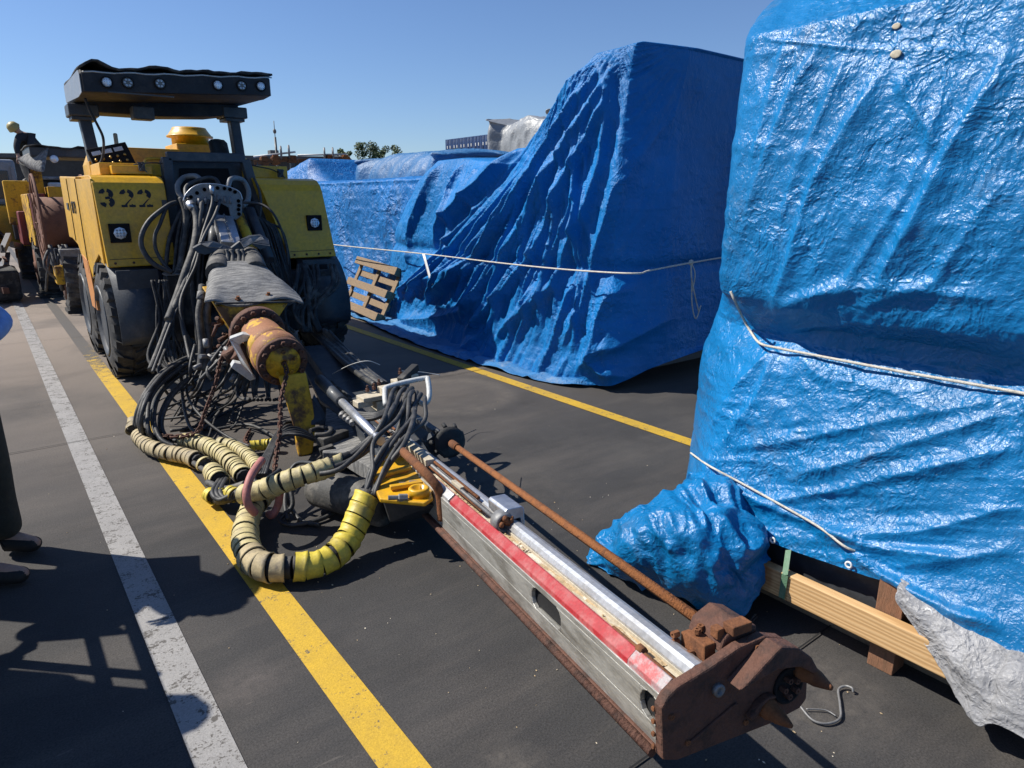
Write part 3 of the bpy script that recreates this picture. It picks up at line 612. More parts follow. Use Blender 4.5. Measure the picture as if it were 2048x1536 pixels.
mid_folds = [
    ([(1215, 103), (1100, 238), (1037, 286), (970, 368), (893, 440), (862, 500)], 0.16, 0.20, 0.32),
    ([(1218, 103), (1162, 219), (1100, 330), (1037, 426), (989, 484), (930, 555), (860, 600)], 0.15, 0.16, 0.28),
    ([(1220, 106), (1206, 180), (1162, 286), (1114, 368), (1076, 445), (1008, 542), (941, 648)], 0.12, 0.12, 0.35),
    ([(1218, 113), (1211, 219), (1167, 330), (1134, 407), (1100, 493), (1037, 580), (950, 676)], 0.11, 0.10, 0.35),
    ([(1223, 160), (1211, 330), (1187, 426), (1158, 493), (1134, 570), (1066, 638), (1008, 690)], 0.10, 0.10, 0.40),
    ([(1280, 90), (1245, 300), (1225, 430), (1205, 500), (1185, 620), (1150, 700)], 0.09, 0.10, 0.40),
    ([(1140, 300), (1110, 400), (1050, 500), (985, 600)], 0.05, 0.05, 0.5),
    ([(1180, 360), (1150, 450), (1120, 530), (1090, 620), (1060, 700)], 0.06, 0.05, 0.5),
    ([(1278, 100), (1285, 230), (1292, 330), (1310, 480)], 0.05, 0.06, 0.5),
    ([(1235, 560), (1215, 640), (1210, 720), (1240, 760)], 0.10, 0.09, 0.5),
    ([(1300, 545), (1312, 600), (1318, 680), (1330, 735)], 0.10, 0.08, 0.5),
    ([(1290, 560), (1270, 620), (1230, 690), (1180, 740)], 0.08, 0.08, 0.6),
    ([(1170, 560), (1150, 640), (1130, 720), (1125, 765)], 0.07, 0.06, 0.5),
    ([(1100, 560), (1060, 650), (1040, 730)], 0.06, 0.06, 0.5),
    ([(1030, 600), (1000, 660), (950, 700)], 0.05, 0.06, 0.6),
    ([(905, 318), (890, 380), (905, 440), (900, 520), (880, 560)], 0.07, 0.08, 0.5),
    ([(855, 325), (835, 400), (815, 470), (815, 540)], 0.09, 0.10, 0.6),
    ([(950, 330), (930, 380), (960, 430)], 0.05, 0.06, 1.4),
    ([(790, 590), (850, 560), (920, 545), (990, 530)], 0.09, 0.10, 0.8),
    ([(800, 640), (870, 640), (950, 620), (1010, 580)], 0.08, 0.08, 0.8)]
def d_mid(G, I, J):
    x, y, z = G[..., 0], G[..., 1], G[..., 2]; D = np.zeros(y.shape)
    for pts, amp, w, asy in mid_folds: D = ridge(D, y, z, fyz(pts, 4.35), amp, w, asy, 0.12)
    end = np.clip((x - 4.6) / 0.5, 0, 1) * np.clip((4.35 - y) / 0.2, 0, 1)
    D *= (1 - end)
    yy = y + (x - 4.3) * 0.5
    radial = np.arctan2(4.55 - yy, 3.0 - z)     # creases fan out from the tall corner
    D += (1 - end) * 0.045 * (fbm(radial * 22, z * 0.8 + yy * 0.4, 3, 81, True) - 0.5) * np.clip((6.8 - y) / 1.2, 0.15, 1)
    D += 0.05 * (fbm(yy * 1.6, z * 1.9, 3, 91) - 0.5) * (1 - 0.5 * end)
    D += 0.020 * (fbm(yy * 5 + z * 2, z * 5 - yy, 4, 95, True) - 0.5) * (1 - 0.7 * end)
    D += 0.010 * (fbm(yy * 13, z * 13, 3, 99, True) - 0.5)
    for q in range(26):
        a0 = 4.62 + (q % 5) * .03; yb = 4.3 + q * .17 + .06 * math.sin(q * 2.3); zb = .15 + .25 * ((q * 7) % 5) / 5; zt = 2.75 - .035 * q - .5 * ((q * 3) % 4) / 4
        ya = a0 + (yb - a0) * .12; tt = (2.8 - zt) / 2.65; P = [(a0 + (yb - a0) * tt ** 1.15, zt)] + [(a0 + (yb - a0) * (tt + (1 - tt) * u_) ** 1.15 + .03 * math.sin(q + 5 * u_), zt + (zb - zt) * u_) for u_ in (.25, .5, .75, 1)]
        D += (1 - end) * ridge(np.zeros(y.shape), y, z, P, .028 + .016 * ((q * 5) % 3), .028 + .012 * (q % 3), .5, .25)
    pinch = np.exp(-((z - 1.06) / 0.07) ** 2); D -= pinch * 0.04
    low = np.clip((1.0 - z) / 0.6, 0, 1)
    D += low * (1 - end) * 0.05 * (fbm(yy * 6.5 + z * 1.0, z * 0.7, 3, 101, True) - 0.5)
    return D * np.clip((0.84 - I) / 0.18, 0.05, 1)
_, GM = drape("tarpaulin", rows, 340, 560, d_mid, 'tarp_mid', mid, (-1, 0, 0.1), ten=.2)
MB().box((5.0, 4.45, 0.25), (8.2, 8.2, 1.7)).build("hidden_body", 'dark_steel', mid)
MB().box((4.55, 4.28, 0.08), (6.9, 4.34, 0.26)).build("base_panel", 'trim_grey', mid)
# trailing hem lying on the ground
C4 = []
for k, (dx, z) in enumerate(((0.0, 0.012), (0.10, 0.045), (0.22, 0.03), (0.34, 0.06), (0.5, 0.12))):
    C4.append([(4.30 + dx, 10.2, z), (4.14 + dx, 9.55, z), (4.10 + dx, 8.9, z * 0.8), (4.02 + dx, 8.3, z), (3.93 + dx, 7.6, z * 1.2), (3.88 + dx, 6.9, z), (3.87 + dx, 6.2, z), (3.89 + dx, 5.5, z), (3.93 + dx, 4.9, z), (4.06 + dx, 4.45, z), (4.35 + dx, 4.28, z)])
blob("trailing_hem", C4, 50, 360, 'tarp_hem', mid, 0.06, 111, (-0.3, 0, 1))
tail = [(PY(1380, 527, 4.02) , Vector((5.1, 3.98, 0.9)), Vector((5.15, 3.97, 0.7)), Vector((5.2, 3.98, 0.5)))]
t0 = PY(1382, 525, 3.97); tails = [[t0, t0 + Vector((0.0, -0.02, -0.15)), t0 + Vector((0.03, -0.02, -0.38)), t0 + Vector((0.10, -0.02, -0.52)), t0 + Vector((0.16, -0.02, -0.40))],
     [t0, t0 + Vector((0.03, -0.03, -0.10)), t0 + Vector((0.02, -0.02, -0.26))], [t0, t0 + Vector((-0.02, -0.03, -0.12)), t0 + Vector((0.05, -0.03, -0.3)), t0 + Vector((0.12, -0.03, -0.45))]]
def mid_rope():
    P = [PX(640, 486, 4.40), PX(700, 493, 4.28), PX(850, 508, 4.22), PX(1000, 526, 4.14), PX(1130, 539, 4.10), PX(1265, 547, 4.10)]
    e = P[-1]
    P += [PY(1300, 541, 3.98), PY(1380, 526, 3.96), PY(1480, 512, 3.95), Vector((6.6, 3.98, 1.05))]
    mb = MB(); mb.tube(crom(P, 6), 0.0075, 7)
    for t in tails: mb.tube(crom(t, 5), 0.006, 6)
    mb.ball(t0, 0.03, 8, (1, 0.6, 0.9))
    tag(mb.build("rope", 'rope'), "long rope tied right across the folded middle blue tarp, loose ends at its knot", "rope")
mid_rope()
q = PX(848, 508, 4.20); w_ = 0.03
mb = MB(); Gt = [[q + Vector((-0.005 - 0.01 * k, -0.06 * k - (w_ * s), -0.085 * k)) for s in (-1, 1)] for k in range(5)]
mb.grid(Gt); o = mb.build("label_strip", 'white_tag'); o.modifiers.new("t", 'SOLIDIFY').thickness = 0.002
tag(o, "white plastic strip hanging from the rope on the middle tarp", "strip")

# ---- long load behind the pallet -------------------------------------------------
long_ = thing("tarp_covered_load", "low flat-topped load under a bright blue tarp, behind the leaning pallet", "covered load", (6.2, 9.5, 0))
rows = []
for z, dx in ((0.02, -0.22), (0.3, -0.08), (0.7, 0.0), (1.06, 0.05), (1.5, 0.06), (1.85, 0.10), (1.94, 0.18), (1.98, 0.8), (2.0, 2.6)):
    rows.append([(6.6, 7.3, z), (5.0 + dx, 7.4, z), (4.80 + dx, 8.0, z), (4.74 + dx, 8.8, z), (4.72 + dx, 9.6, z), (4.7 + dx, 10.6, z), (4.7 + dx, 11.8, z), (4.8 + dx, 13.0, z), (6.6, 13.4, z)])
def d_long(G, I, J):
    x, y, z = G[..., 0], G[..., 1], G[..., 2]
    D = 0.06 * (fbm(y * 1.6 + z * 0.7, z * 0.9, 3, 121) - 0.5) + 0.10 * (fbm(y * 2.6 - z * 1.3, z * 0.6, 3, 125, True) - 0.5) * np.clip(1.9 - z, 0, 1)
    return D + 0.025 * (fbm(y * 7, z * 7, 3, 127, True) - 0.5)
drape("tarpaulin", rows, 150, 260, d_long, 'tarp_far', long_, (-1, 0, 0.1))
MB().box((5.3, 7.8, 0.0), (7.6, 12.6, 1.7)).build("hidden_body", 'dark_steel', long_)

def far_load(name, label, x0, x1, y0, y1, z, mat, seed, shape=None, loc=None):
    t = thing(name, label, "covered load", (x0, (y0 + y1) / 2, 0)); rows = []
    ys = [y0 + (y1 - y0) * k / 6 for k in range(7)]
    for f_ in (0.0, 0.3, 0.6, 0.85, 0.97, 1.0):
        r_ = [(x1, y0 + 0.1, f_ * z), (x0 + 0.25, y0, f_ * z)]
        for y in ys[1:-1]: r_.append((x0 + 0.15 * f_ + (.2 if f_ > .9 else 0) + (.35 if f_ > .99 else 0), y, f_ * z * (shape(y) if shape else 1)))
        r_ += [(x0 + 0.25, y1, f_ * z), (x1, y1, f_ * z)]; rows.append(r_)
    rows.append([(x0 + (x1 - x0) * 0.55 if 0 < j < len(rows[0]) - 1 else p[0], p[1], p[2] + 0.05) for j, p in enumerate(rows[-1])])
    rows.append([(x1, p[1], p[2]) for p in rows[-2]])
    def dd(G, I, J):
        x, y, zz = G[..., 0], G[..., 1], G[..., 2]
        return 0.12 * (fbm(y * 1.1 + zz, zz * 1.1 + x, 3, seed) - 0.5) + 0.09 * (fbm((y + x) * 2.4, zz * 1.3, 3, seed + 3, True) - 0.5)
    drape("tarpaulin", rows, 70, 120, dd, mat, t, (-1, 0, 0.3), 0.01)
    MB().box((x0 + 0.7, y0 + 0.6, 0), (x1 - 0.3, y1 - 0.5, z * 0.8)).build("hidden_body", 'dark_steel', t)
    return t
far_load("tarp_covered_load", "faded dusty blue tarp over a rounded load beyond the flat-topped one", 7.0, 10.5, 11.5, 15.0, 2.48, 'tarp_pale', 131, lambda y: 1.0 + 0.05 * math.sin((y - 11.5) * 0.9))
def peak_load():
    t = thing("tarp_covered_load", "peaked tent-like blue tarp just right of the yellow rig, dark face turned this way", "covered load", (6.4, 15.2, 0))
    pk = PX(620, 318, 6.4); C_ = []
    a = Vector((5.9, 16.9, 1.0)); b2 = Vector((6.9, 13.4, 1.0))
    pts = [[(5.6, 19, 0.2), (5.6, 17, 0.2), (5.6, 15, 0.2), (6.2, 13.2, 0.2), (8, 13.0, 0.2)],
           [(5.9, 19, 1.9), (5.9, 17, 1.9), (6.1, 15.6, 1.9), (6.6, 13.7, 1.7), (8, 13.4, 1.7)],
           [(6.2, 19, 2.05), (6.2, 17.4, 2.25), (pk.x, pk.y, pk.z), (6.9, pk.y - 1.3, 1.75), (8.2, pk.y - 1.8, 1.6)],
           [(8.6, 19, 2.05), (8.6, 17.4, 2.25), (8.6, pk.y, pk.z), (8.6, pk.y - 1.0, 1.8), (8.8, pk.y - 1.6, 1.6)]]
    def dd(G, I, J): return 0.08 * (fbm(G[..., 1] * 1.6, G[..., 2] * 1.5, 3, 141, True) - 0.5)
    drape("tarpaulin", pts, 60, 100, dd, 'tarp_far', t, (-1, 0, 0.3), 0.01, ten=.1)
peak_load()
far_load("tarp_covered_load", "low blue tarp load further off, its top just over the rig's right fender", 5.6, 7.6, 19.5, 27.0, 2.25, 'tarp_far', 151)
gl = far_load("tarp_covered_load", "grey tarp over a tall stack, edges folded to points, beyond the middle blue tarp", 16.0, 21.5, 18.6, 22.35, 4.62, 'tarp_grey', 161, lambda y: 1.0 - 0.05 * abs(math.sin((y - 18.6) * 1.6)))

# ================================================================ DRILL RIG
rig = thing("drilling_rig", "yellow drilling rig stencilled 322, dark lamp canopy, boom and feed lowered to the ground", "drilling rig", (1.93, 7.6, 0))
V = Vector
# ---- front and side body boxes
def shell(x0, x1, xt1, name="front_panel"):
    """yellow nose box: raked face, rounded top edge"""
    prof = [(7.02, 1.07), (7.12, 1.74), (7.15, 1.80), (7.21, 1.845), (7.30, 1.865), (9.0, 1.88), (9.0, 1.07)]
    mb = MB(); n = len(prof)
    def xr(z, x, xt): return x + (xt - x) * (z - 1.07) / 0.8
    a = [V((x0[0] + (x0[1] - x0[0]) * (z - 1.07) / 0.8, y, z)) for y, z in prof]; b_ = [V((xr(z, x1, xt1), y, z)) for y, z in prof]
    mb.add(a + b_, [tuple(range(n)), tuple(range(2 * n - 1, n - 1, -1))] + [(i, i + n, (i + 1) % n + n, (i + 1) % n) for i in range(n)])
    return mb.build(name, 'yellow_paint', rig, 0.008)
fl = shell((0.865, 0.85), 1.42, 1.43)
fr_ = shell((2.50, 2.27), 3.00, 2.92)
# left flank: slanted corner piece and the long side cover behind
side = MB(); 
side.prism([(0.845, 7.10, 1.10), (0.845, 7.17, 1.83), (0.80, 7.80, 1.84), (0.80, 7.76, 0.78), (0.83, 7.62, 1.07), (0.845, 7.35, 1.17)], (0.02, 0, 0))
side.build("side_panel", 'yellow_paint', rig, 0.004)
mb = MB(); n_ = [(0.80, 7.8, 0.95), (0.80, 7.8, 1.86), (0.80, 9.2, 1.9), (0.80, 9.2, 1.25), (0.80, 8.9, 1.25), (0.80, 8.45, 1.2), (0.80, 8.1, 1.0)]
mb.prism(n_, (0.06, 0, 0)); mb.build("side_cover", 'yellow_paint', rig, 0.01)
mb = MB(); mb.prism([(0.795, 7.62, 0.62), (0.795, 7.78, 1.08), (0.795, 8.2, 1.12), (0.795, 8.0, 0.62)], (0.05, 0, 0)); mb.build("lower_side_panel", 'orange_rust_panel', rig, 0.004)
mb = MB(); mb.prism([(1.05, 8.9, 0.9), (1.05, 8.9, 1.86), (1.05, 10.3, 1.80), (1.05, 10.3, 0.9)], (1.85, 0, 0)); mb.build("rear_body", 'yellow_paint', rig, 0.02)
mb = MB(); mb.box((1.1, 7.6, 0.55), (2.75, 11.0, 1.05)); mb.build("chassis", 'dark_steel', rig, 0.01)
# small warning marks on the side (too small to read in the photo)
mb = MB()
for (y, z, w, h) in ((7.45, 1.70, 0.05, 0.10), (7.40, 1.70, 0.03, 0.10), (7.42, 1.60, 0.12, 0.015), (7.42, 1.575, 0.12, 0.012)):
    mb.box((0.8185 + (7.8 - y) * 0.0 - 0.002, y - w / 2, z), (0.83, y + w / 2, z + h))
def textobj(s, size, mtx, name, mat, parent, ext=0.002):
    cu = bpy.data.curves.new(name, 'FONT'); cu.body = s; cu.size = size; cu.extrude = ext; t = bpy.data.objects.new(name, cu); COL.objects.link(t)
    dg = bpy.context.evaluated_depsgraph_get(); me = bpy.data.meshes.new_from_object(t.evaluated_get(dg)); bpy.data.objects.remove(t)
    o = bpy.data.objects.new(name, me); COL.objects.link(o); me.transform(mtx); me.materials.clear(); me.materials.append(MATS[mat])
    o.parent = parent; me.transform(Matrix.Translation(-ORG[parent.name])); ORG[o.name] = ORG[parent.name]; return o
mtx = Matrix(((0, 0, -1, 0.797), (-1, 0, 0, 8.45), (0, 1, 0, 1.52), (0, 0, 0, 1)))
textobj("8T19", 0.17, mtx, "side_lettering", 'stencil_black', rig)
# ---- stencilled 3 2 2
def arcpts(cx, cy, r, a0, a1, n=9): return [(cx + r * math.cos(R(a0 + (a1 - a0) * i / n)), cy + r * math.sin(R(a0 + (a1 - a0) * i / n))) for i in range(n + 1)]
def ring_piece(cx, cy, ro, ri, a0, a1): return arcpts(cx, cy, ro, a0, a1) + arcpts(cx, cy, ri, a1, a0)
three = [ring_piece(.30, .73, .29, .10, 178, 104), ring_piece(.30, .73, .29, .10, 76, -50) + [(.24, .47)][:0], [(.24, .56), (.42, .60), (.46, .45), (.24, .43)], ring_piece(.30, .29, .30, .10, 50, -70), ring_piece(.30, .29, .30, .10, -108, -172)]
two = [ring_piece(.30, .70, .29, .10, 178, 104), ring_piece(.30, .70, .29, .10, 76, -48), [(.52, .50), (.38, .40), (.16, .13), (.02, .13), (.02, .0), (.27, .0), (.27, .17)], [(.34, .0), (.60, .0), (.60, .13), (.50, .13), (.50, .17), (.44, .17), (.44, .13), (.34, .13)]]
mb = MB()
def onface(x, z): return V((x, 7.02 + (z - 1.07) * (0.10 / 0.67) - 0.0035, z))
x = 0.885
for gl_, adv in ((three, 0.160), (two, 0.142), (two, 0.15)):
    for poly in gl_:
        P = [onface(x + a * 0.195, 1.588 + b_ * 0.158) for a, b_ in poly]; mb.add(P, [tuple(range(len(P)))])
    x += adv
o = mb.build("stencil_number", 'stencil_black', rig); o["label"] = "black stencilled number 322"
# ---- recessed front lamps
def boxlamp(c, w):
    mb = MB(); y = onface(c[0], c[1]).y - 0.020
    for a, b_ in (((-w, -w), (w, -w * .8)), ((-w, w * .8), (w, w)), ((-w, -w), (-w * .82, w)), ((w * .82, -w), (w, w))):
        mb.box((c[0] + a[0], y, c[1] + a[1]), (c[0] + b_[0], y + 0.03, c[1] + b_[1]))
    mb.box((c[0] - w, y + 0.008, c[1] - w), (c[0] + w, y + 0.03, c[1] + w))
    h = mb.build("headlight", 'black_void', rig, 0.003)
    MB().lathe((c[0], y + 0.008, c[1]), (0, -1, 0), [(0, w * .64), (0.012, w * .64), (0.018, w * .52), (0.019, 0.001)], 8).build("lens", 'lamp_glass', h)
    mb = MB()
    for i in range(3):
        for j in range(3): mb.lathe((c[0] + (i - 1) * w * .3, y - 0.0105, c[1] + (j - 1) * w * .3), (0, -1, 0), [(0, w * .12), (0.003, w * .06)], 8)
    mb.build("led_cells", 'lamp_cell', h)
    return h
boxlamp((1.00, 1.365), 0.083); boxlamp((2.80, 1.42), 0.078)
# ---- centre bay: dark framed recess between the nose boxes
mb = MB(); mb.prism([(1.47, 7.55, 1.0), (1.50, 7.55, 2.02), (1.54, 7.55, 2.05), (2.22, 7.55, 2.06), (2.27, 7.55, 2.02), (2.45, 7.55, 1.0)], (0, 0.05, 0)); mb.build("bay_rear_wall", 'dark_steel', rig, 0.01)
mb = MB()
for a, b_ in (((1.50, 7.36, 1.2), (1.52, 7.36, 2.04)), ((1.52, 7.36, 2.045), (2.24, 7.36, 2.055)), ((2.24, 7.36, 2.04), (2.42, 7.36, 1.2))): mb.bar(a, b_, 0.09, 0.09, (0, 1, 0))
mb.build("bay_frame", 'dark_steel', rig, 0.012)
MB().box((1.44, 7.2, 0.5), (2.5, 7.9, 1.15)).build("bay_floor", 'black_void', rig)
mb = MB(); mb.prism([(1.62, 7.54, 1.45), (1.66, 7.54, 1.95), (2.12, 7.54, 1.96), (2.2, 7.54, 1.45)], (0, -0.012, 0)); mb.build("bay_mesh", 'black_void', rig)
# ---- top side boxes, control panel, tank, air filter, seat
MB().box((0.98, 7.55, 1.875), (1.50, 8.3, 1.985)).build("top_box", 'yellow_paint', rig, 0.008)
MB().box((1.06, 7.42, 1.88), (1.40, 7.56, 1.96)).build("top_box", 'yellow_paint', rig, 0.008)
tb = MB().box((2.26, 7.50, 1.87), (2.72, 8.6, 1.995)).build("top_box", 'yellow_paint', rig, 0.008)
for x_, z_ in ((1.30, 1.96), (2.60, 1.93)):
    mb = MB(); mb.box((x_ - 0.02, 7.38, z_ - 0.05), (x_ + 0.03, 7.42, z_ + 0.03)); mb.bar((x_ - .03, 7.37, z_ + .03), (x_ + .04, 7.37, z_ - .06), 0.012, 0.01); mb.bar((x_ + .03, 7.36, z_ + .02), (x_ - .02, 7.36, z_ - .05), 0.012, 0.01); mb.build("latch", 'dark_steel', rig)
cp = MB(); A = PY(212, 325, 7.9); A = V((1.14, 7.95, 2.02))
M_ = Matrix.Translation(A) @ Matrix.Rotation(R(-14), 4, 'Y') @ Matrix.Rotation(R(-25), 4, 'X')
cp = MB().box((-0.16, 0.0, -0.10), (0.20, 0.06, 0.16), M_).build("control_panel", 'black_void', rig, 0.006)
mb = MB()
for i in range(3): mb.box((-0.13 + i * 0.10, -0.006, 0.08), (-0.05 + i * 0.10, 0.0, 0.12), M_)
mb.build("dial_glass", 'lamp_glass', cp)
mb = MB(); random.seed(5)
for i in range(5):
    for j in range(2): c = M_ @ V((-0.12 + i * 0.065, -0.002, 0.03 - j * 0.06)); mb.lathe(c, M_.to_3x3() @ V((0, -1, 0)), [(0, 0.014), (0.02, 0.012), (0.021, 0.001)], 8)
mb.build("knobs", 'brass', cp)
cv = V((1.30, 8.4, 2.0))
mb = MB(); mb.prism([(1.16, 8.7, 1.9), (1.16, 8.7, 2.06), (1.22, 8.7, 2.20), (1.95, 8.7, 2.20), (1.95, 8.7, 1.9)], (0, 1.6, 0)); mb.build("engine_cover", 'yellow_paint', rig, 0.012)
mb = MB(); mb.box((1.93, 8.75, 1.9), (2.36, 9.35, 2.27)); mb.build("filter_housing", 'yellow_paint', rig, 0.01)
mb = MB()
for k in range(13): mb.box((2.02 + k * 0.024, 8.735, 1.93), (2.032 + k * 0.024, 8.752, 2.16))
mb.build("cooling_slats", 'yellow_worn', rig)
mb = MB(); mb.lathe((2.14, 9.0, 2.27), (0, 0, 1), [(0, .20), (0.08, .20), (0.081, .25), (0.10, .25), (0.105, .235), (0.17, .19), (0.19, .18), (0.195, .13)], 30); mb.build("air_filter_cap", 'yellow_paint', rig)
mb = MB(); mb.grid([[V((2.22 + 0.07 * s - (k == 0) * .01, 7.98 + 0.05 * math.cos(s * 1.4) + 0.03 * k, 1.98 + 0.065 * k - 0.02 * abs(s))) for s in (-1, -.6, -.2, .2, .6, 1)] for k in range(6)]); mb.v = [(x * 1, y, z) for x, y, z in mb.v]
o = mb.build("seat_back", 'black_rubber', rig); s_ = o.modifiers.new("t", 'SOLIDIFY'); s_.thickness = 0.07; b_ = o.modifiers.new("b", 'BEVEL'); b_.width = 0.02
for P in ([PY(290, 332, 7.6), PY(290, 322, 7.6), PY(298, 318, 7.6), PY(335, 319, 7.6), PY(346, 326, 7.6)], [PY(441, 321, 7.6), PY(448, 315, 7.6), PY(485, 316, 7.6), PY(495, 325, 7.6)]):
    MB().tube(crom(P, 5), 0.014, 8).build("hand_rail", 'yellow_paint', rig)
MB().lathe(V((1.27, 8.35, 2.0)), (0, 0, 1), [(0, .02), (0.30, .02), (0.31, .012)], 10).build("lever", 'beige_guide', rig)
MB().tube(crom([V((1.24, 7.4, 1.965)), V((1.38, 7.35, 1.985)), V((1.5, 7.33, 1.98)), V((1.6, 7.34, 1.985))], 5), 0.006, 6).build("cable", 'black_rubber', rig)
MB().tube(crom([PY(494, 328, 7.45), PY(515, 333, 7.42), PY(540, 338, 7.4), PY(556, 345, 7.4)], 5), 0.007, 6).build("cable", 'black_rubber', rig)
# ---- canopy
def canopy(parent):
    yF, yB = 7.50, 8.75; xl, xr = 0.93, 2.61
    # roof slab (front edge a deep fascia leaning back), sides and rear
    mb = MB()
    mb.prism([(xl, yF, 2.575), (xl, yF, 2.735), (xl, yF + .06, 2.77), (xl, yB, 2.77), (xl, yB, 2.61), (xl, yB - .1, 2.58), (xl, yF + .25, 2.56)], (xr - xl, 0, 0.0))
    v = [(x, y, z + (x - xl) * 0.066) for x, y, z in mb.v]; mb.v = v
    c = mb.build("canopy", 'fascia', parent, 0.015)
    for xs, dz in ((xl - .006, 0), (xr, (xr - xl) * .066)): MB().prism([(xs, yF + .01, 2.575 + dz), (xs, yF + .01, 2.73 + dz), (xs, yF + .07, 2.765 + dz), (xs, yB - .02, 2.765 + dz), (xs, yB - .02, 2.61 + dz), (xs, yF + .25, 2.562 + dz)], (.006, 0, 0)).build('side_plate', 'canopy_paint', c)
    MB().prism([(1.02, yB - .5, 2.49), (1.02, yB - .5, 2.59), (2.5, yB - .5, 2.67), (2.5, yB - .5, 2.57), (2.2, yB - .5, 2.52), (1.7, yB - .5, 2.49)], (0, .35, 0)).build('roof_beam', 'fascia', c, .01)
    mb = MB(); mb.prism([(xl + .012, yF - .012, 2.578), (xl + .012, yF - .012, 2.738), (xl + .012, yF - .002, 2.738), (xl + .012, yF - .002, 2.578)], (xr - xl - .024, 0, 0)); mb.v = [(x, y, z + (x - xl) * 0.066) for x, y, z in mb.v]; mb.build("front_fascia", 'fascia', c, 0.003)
    c["label"] = "canopy roof with a row of six round lamps along its front"
    zt = lambda x: 2.77 + (x - xl) * 0.066
    # torn rubber mat lying on the roof, front edge wavy
    mb = MB(); Gm = []
    rs = random.Random(4)
    for i in range(9):
        y = yF - 0.03 + i * (yB - yF + 0.02) / 8; row = []
        for j in range(34):
            x = xl - 0.0 + (xr - xl + 0.02) * j / 33; w = 0.006 * math.sin(j * 0.7) + 0.005 * math.sin(j * 1.9 + i) + rs.uniform(0, .005)
            if j < 6: w += 0.075 * math.exp(-((j - 2.4) / 1.5) ** 2) * math.exp(-((i - 1) / 2.5) ** 2)
            if 9 < j < 16: w += 0.03 * math.exp(-((j - 12.5) / 2) ** 2) * math.exp(-((i - 1) / 2.) ** 2)
            row.append(V((x, y + (rs.uniform(-.015, .01) if i == 0 else 0), zt(x) + 0.014 + w)))
        Gm.append(row)
    mb.grid(Gm); m = mb.build("roof_mat", 'black_rubber', c); m.modifiers.new("t", 'SOLIDIFY').thickness = 0.018
    # pale seam along the fascia top
    mb = MB(); P = [V((xl + 0.02 + (xr - xl) * t / 20, yF - 0.012, 2.742 + (xr - xl) * t / 20 * 0.066 + 0.006 * math.sin(t * 1.7))) for t in range(21)]; mb.tube(P, 0.007, 5); mb.build("edge_strip", 'light_grey_paint', c)
    # underside boss
    mb = MB(); a = PY(283, 222, 8.0); mb.box((a.x - 0.09, 7.92, 2.42), (a.x + 0.10, 8.10, 2.54)); mb.build("roof_box", 'dark_steel', c, 0.01)
    # brow under the lamps
    mb = MB(); mb.box((xl + .2, yF - 0.018, 2.588), (xl + .75, yF - .01, 2.600)); mb.build("brow_strip", 'dark_steel', c)
    for x, kind in ((1.13, 0), (1.30, 1), (1.57, 1), (2.09, 0), (2.32, 1), (2.51, 0)):
        z = 2.66 + (x - xl) * 0.066; ro = 0.052
        l = MB().lathe((x, yF - 0.002, z), (0, -1, 0), [(0, ro), (0.028, ro), (0.034, ro * .9), (0.030, ro * .8), (0.012, ro * .78)], 22).build("headlight", 'black_void', c)
        if kind == 0:
            MB().lathe((x, yF - 0.016, z), (0, -1, 0), [(0, ro * .78), (0.012, ro * .76), (0.018, ro * .5), (0.019, .001)], 10).build("lens", 'lamp_glass', l)
            mb = MB()
            for i, j in ((-1, -1), (0, -1), (1, -1), (-1, 0), (0, 0), (1, 0), (-1, 1), (0, 1), (1, 1)): mb.lathe((x + i * .02, yF - 0.0335, z + j * .02), (0, -1, 0), [(0, .005), (.002, .003)], 6)
            mb.build("led_cells", 'lamp_cell', l)
        else:
            MB().lathe((x, yF - 0.016, z), (0, -1, 0), [(0, ro * .78), (0.01, ro * .77)], 20).build('lens', 'cab_glass', l); mb = MB()
            for k in range(6): a = k * math.pi / 3; mb.lathe((x + .026 * math.cos(a), yF - .025, z + .026 * math.sin(a)), (0, -1, 0), [(0, .012), (.004, .011), (.002, .004)], 10)
            mb.build("led_cells", 'lamp_cell', l)
    return c
can = canopy(rig)
# posts: raked, with bracket heads
for nm, (bx, by, bz), (tx, ty, tz) in (("post", (1.05, 8.25, 1.88), (1.01, 8.38, 2.56)), ("post", (2.46, 8.25, 1.98), (2.46, 8.38, 2.64))):
    p = MB().bar((bx, by, bz), (tx, ty, tz), 0.105, 0.13, (0, 1, 0)).build(nm, 'dark_steel', rig, 0.012)
    MB().box((tx - .13, ty - .14, tz - 0.115), (tx + .13, ty + .16, tz - 0.0)).build("bracket", 'dark_steel', p, 0.012)
    MB().box((tx - .11, ty - .12, tz - 0.15), (tx + .10, ty + .12, tz - 0.116)).build("bracket_plate", 'dark_steel', p, 0.006)
MB().box((0.975, 8.15, 1.83), (1.15, 8.35, 2.02)).build("post_foot", 'yellow_paint', rig, 0.006)
MB().tube(crom([PY(170, 196, 7.8), PY(180, 222, 7.8), PY(196, 252, 7.8), PY(206, 275, 7.8), PY(207, 300, 7.8), PY(203, 322, 7.8), PY(193, 333, 7.8)], 6), 0.012, 8).build("cable", 'black_rubber', rig)
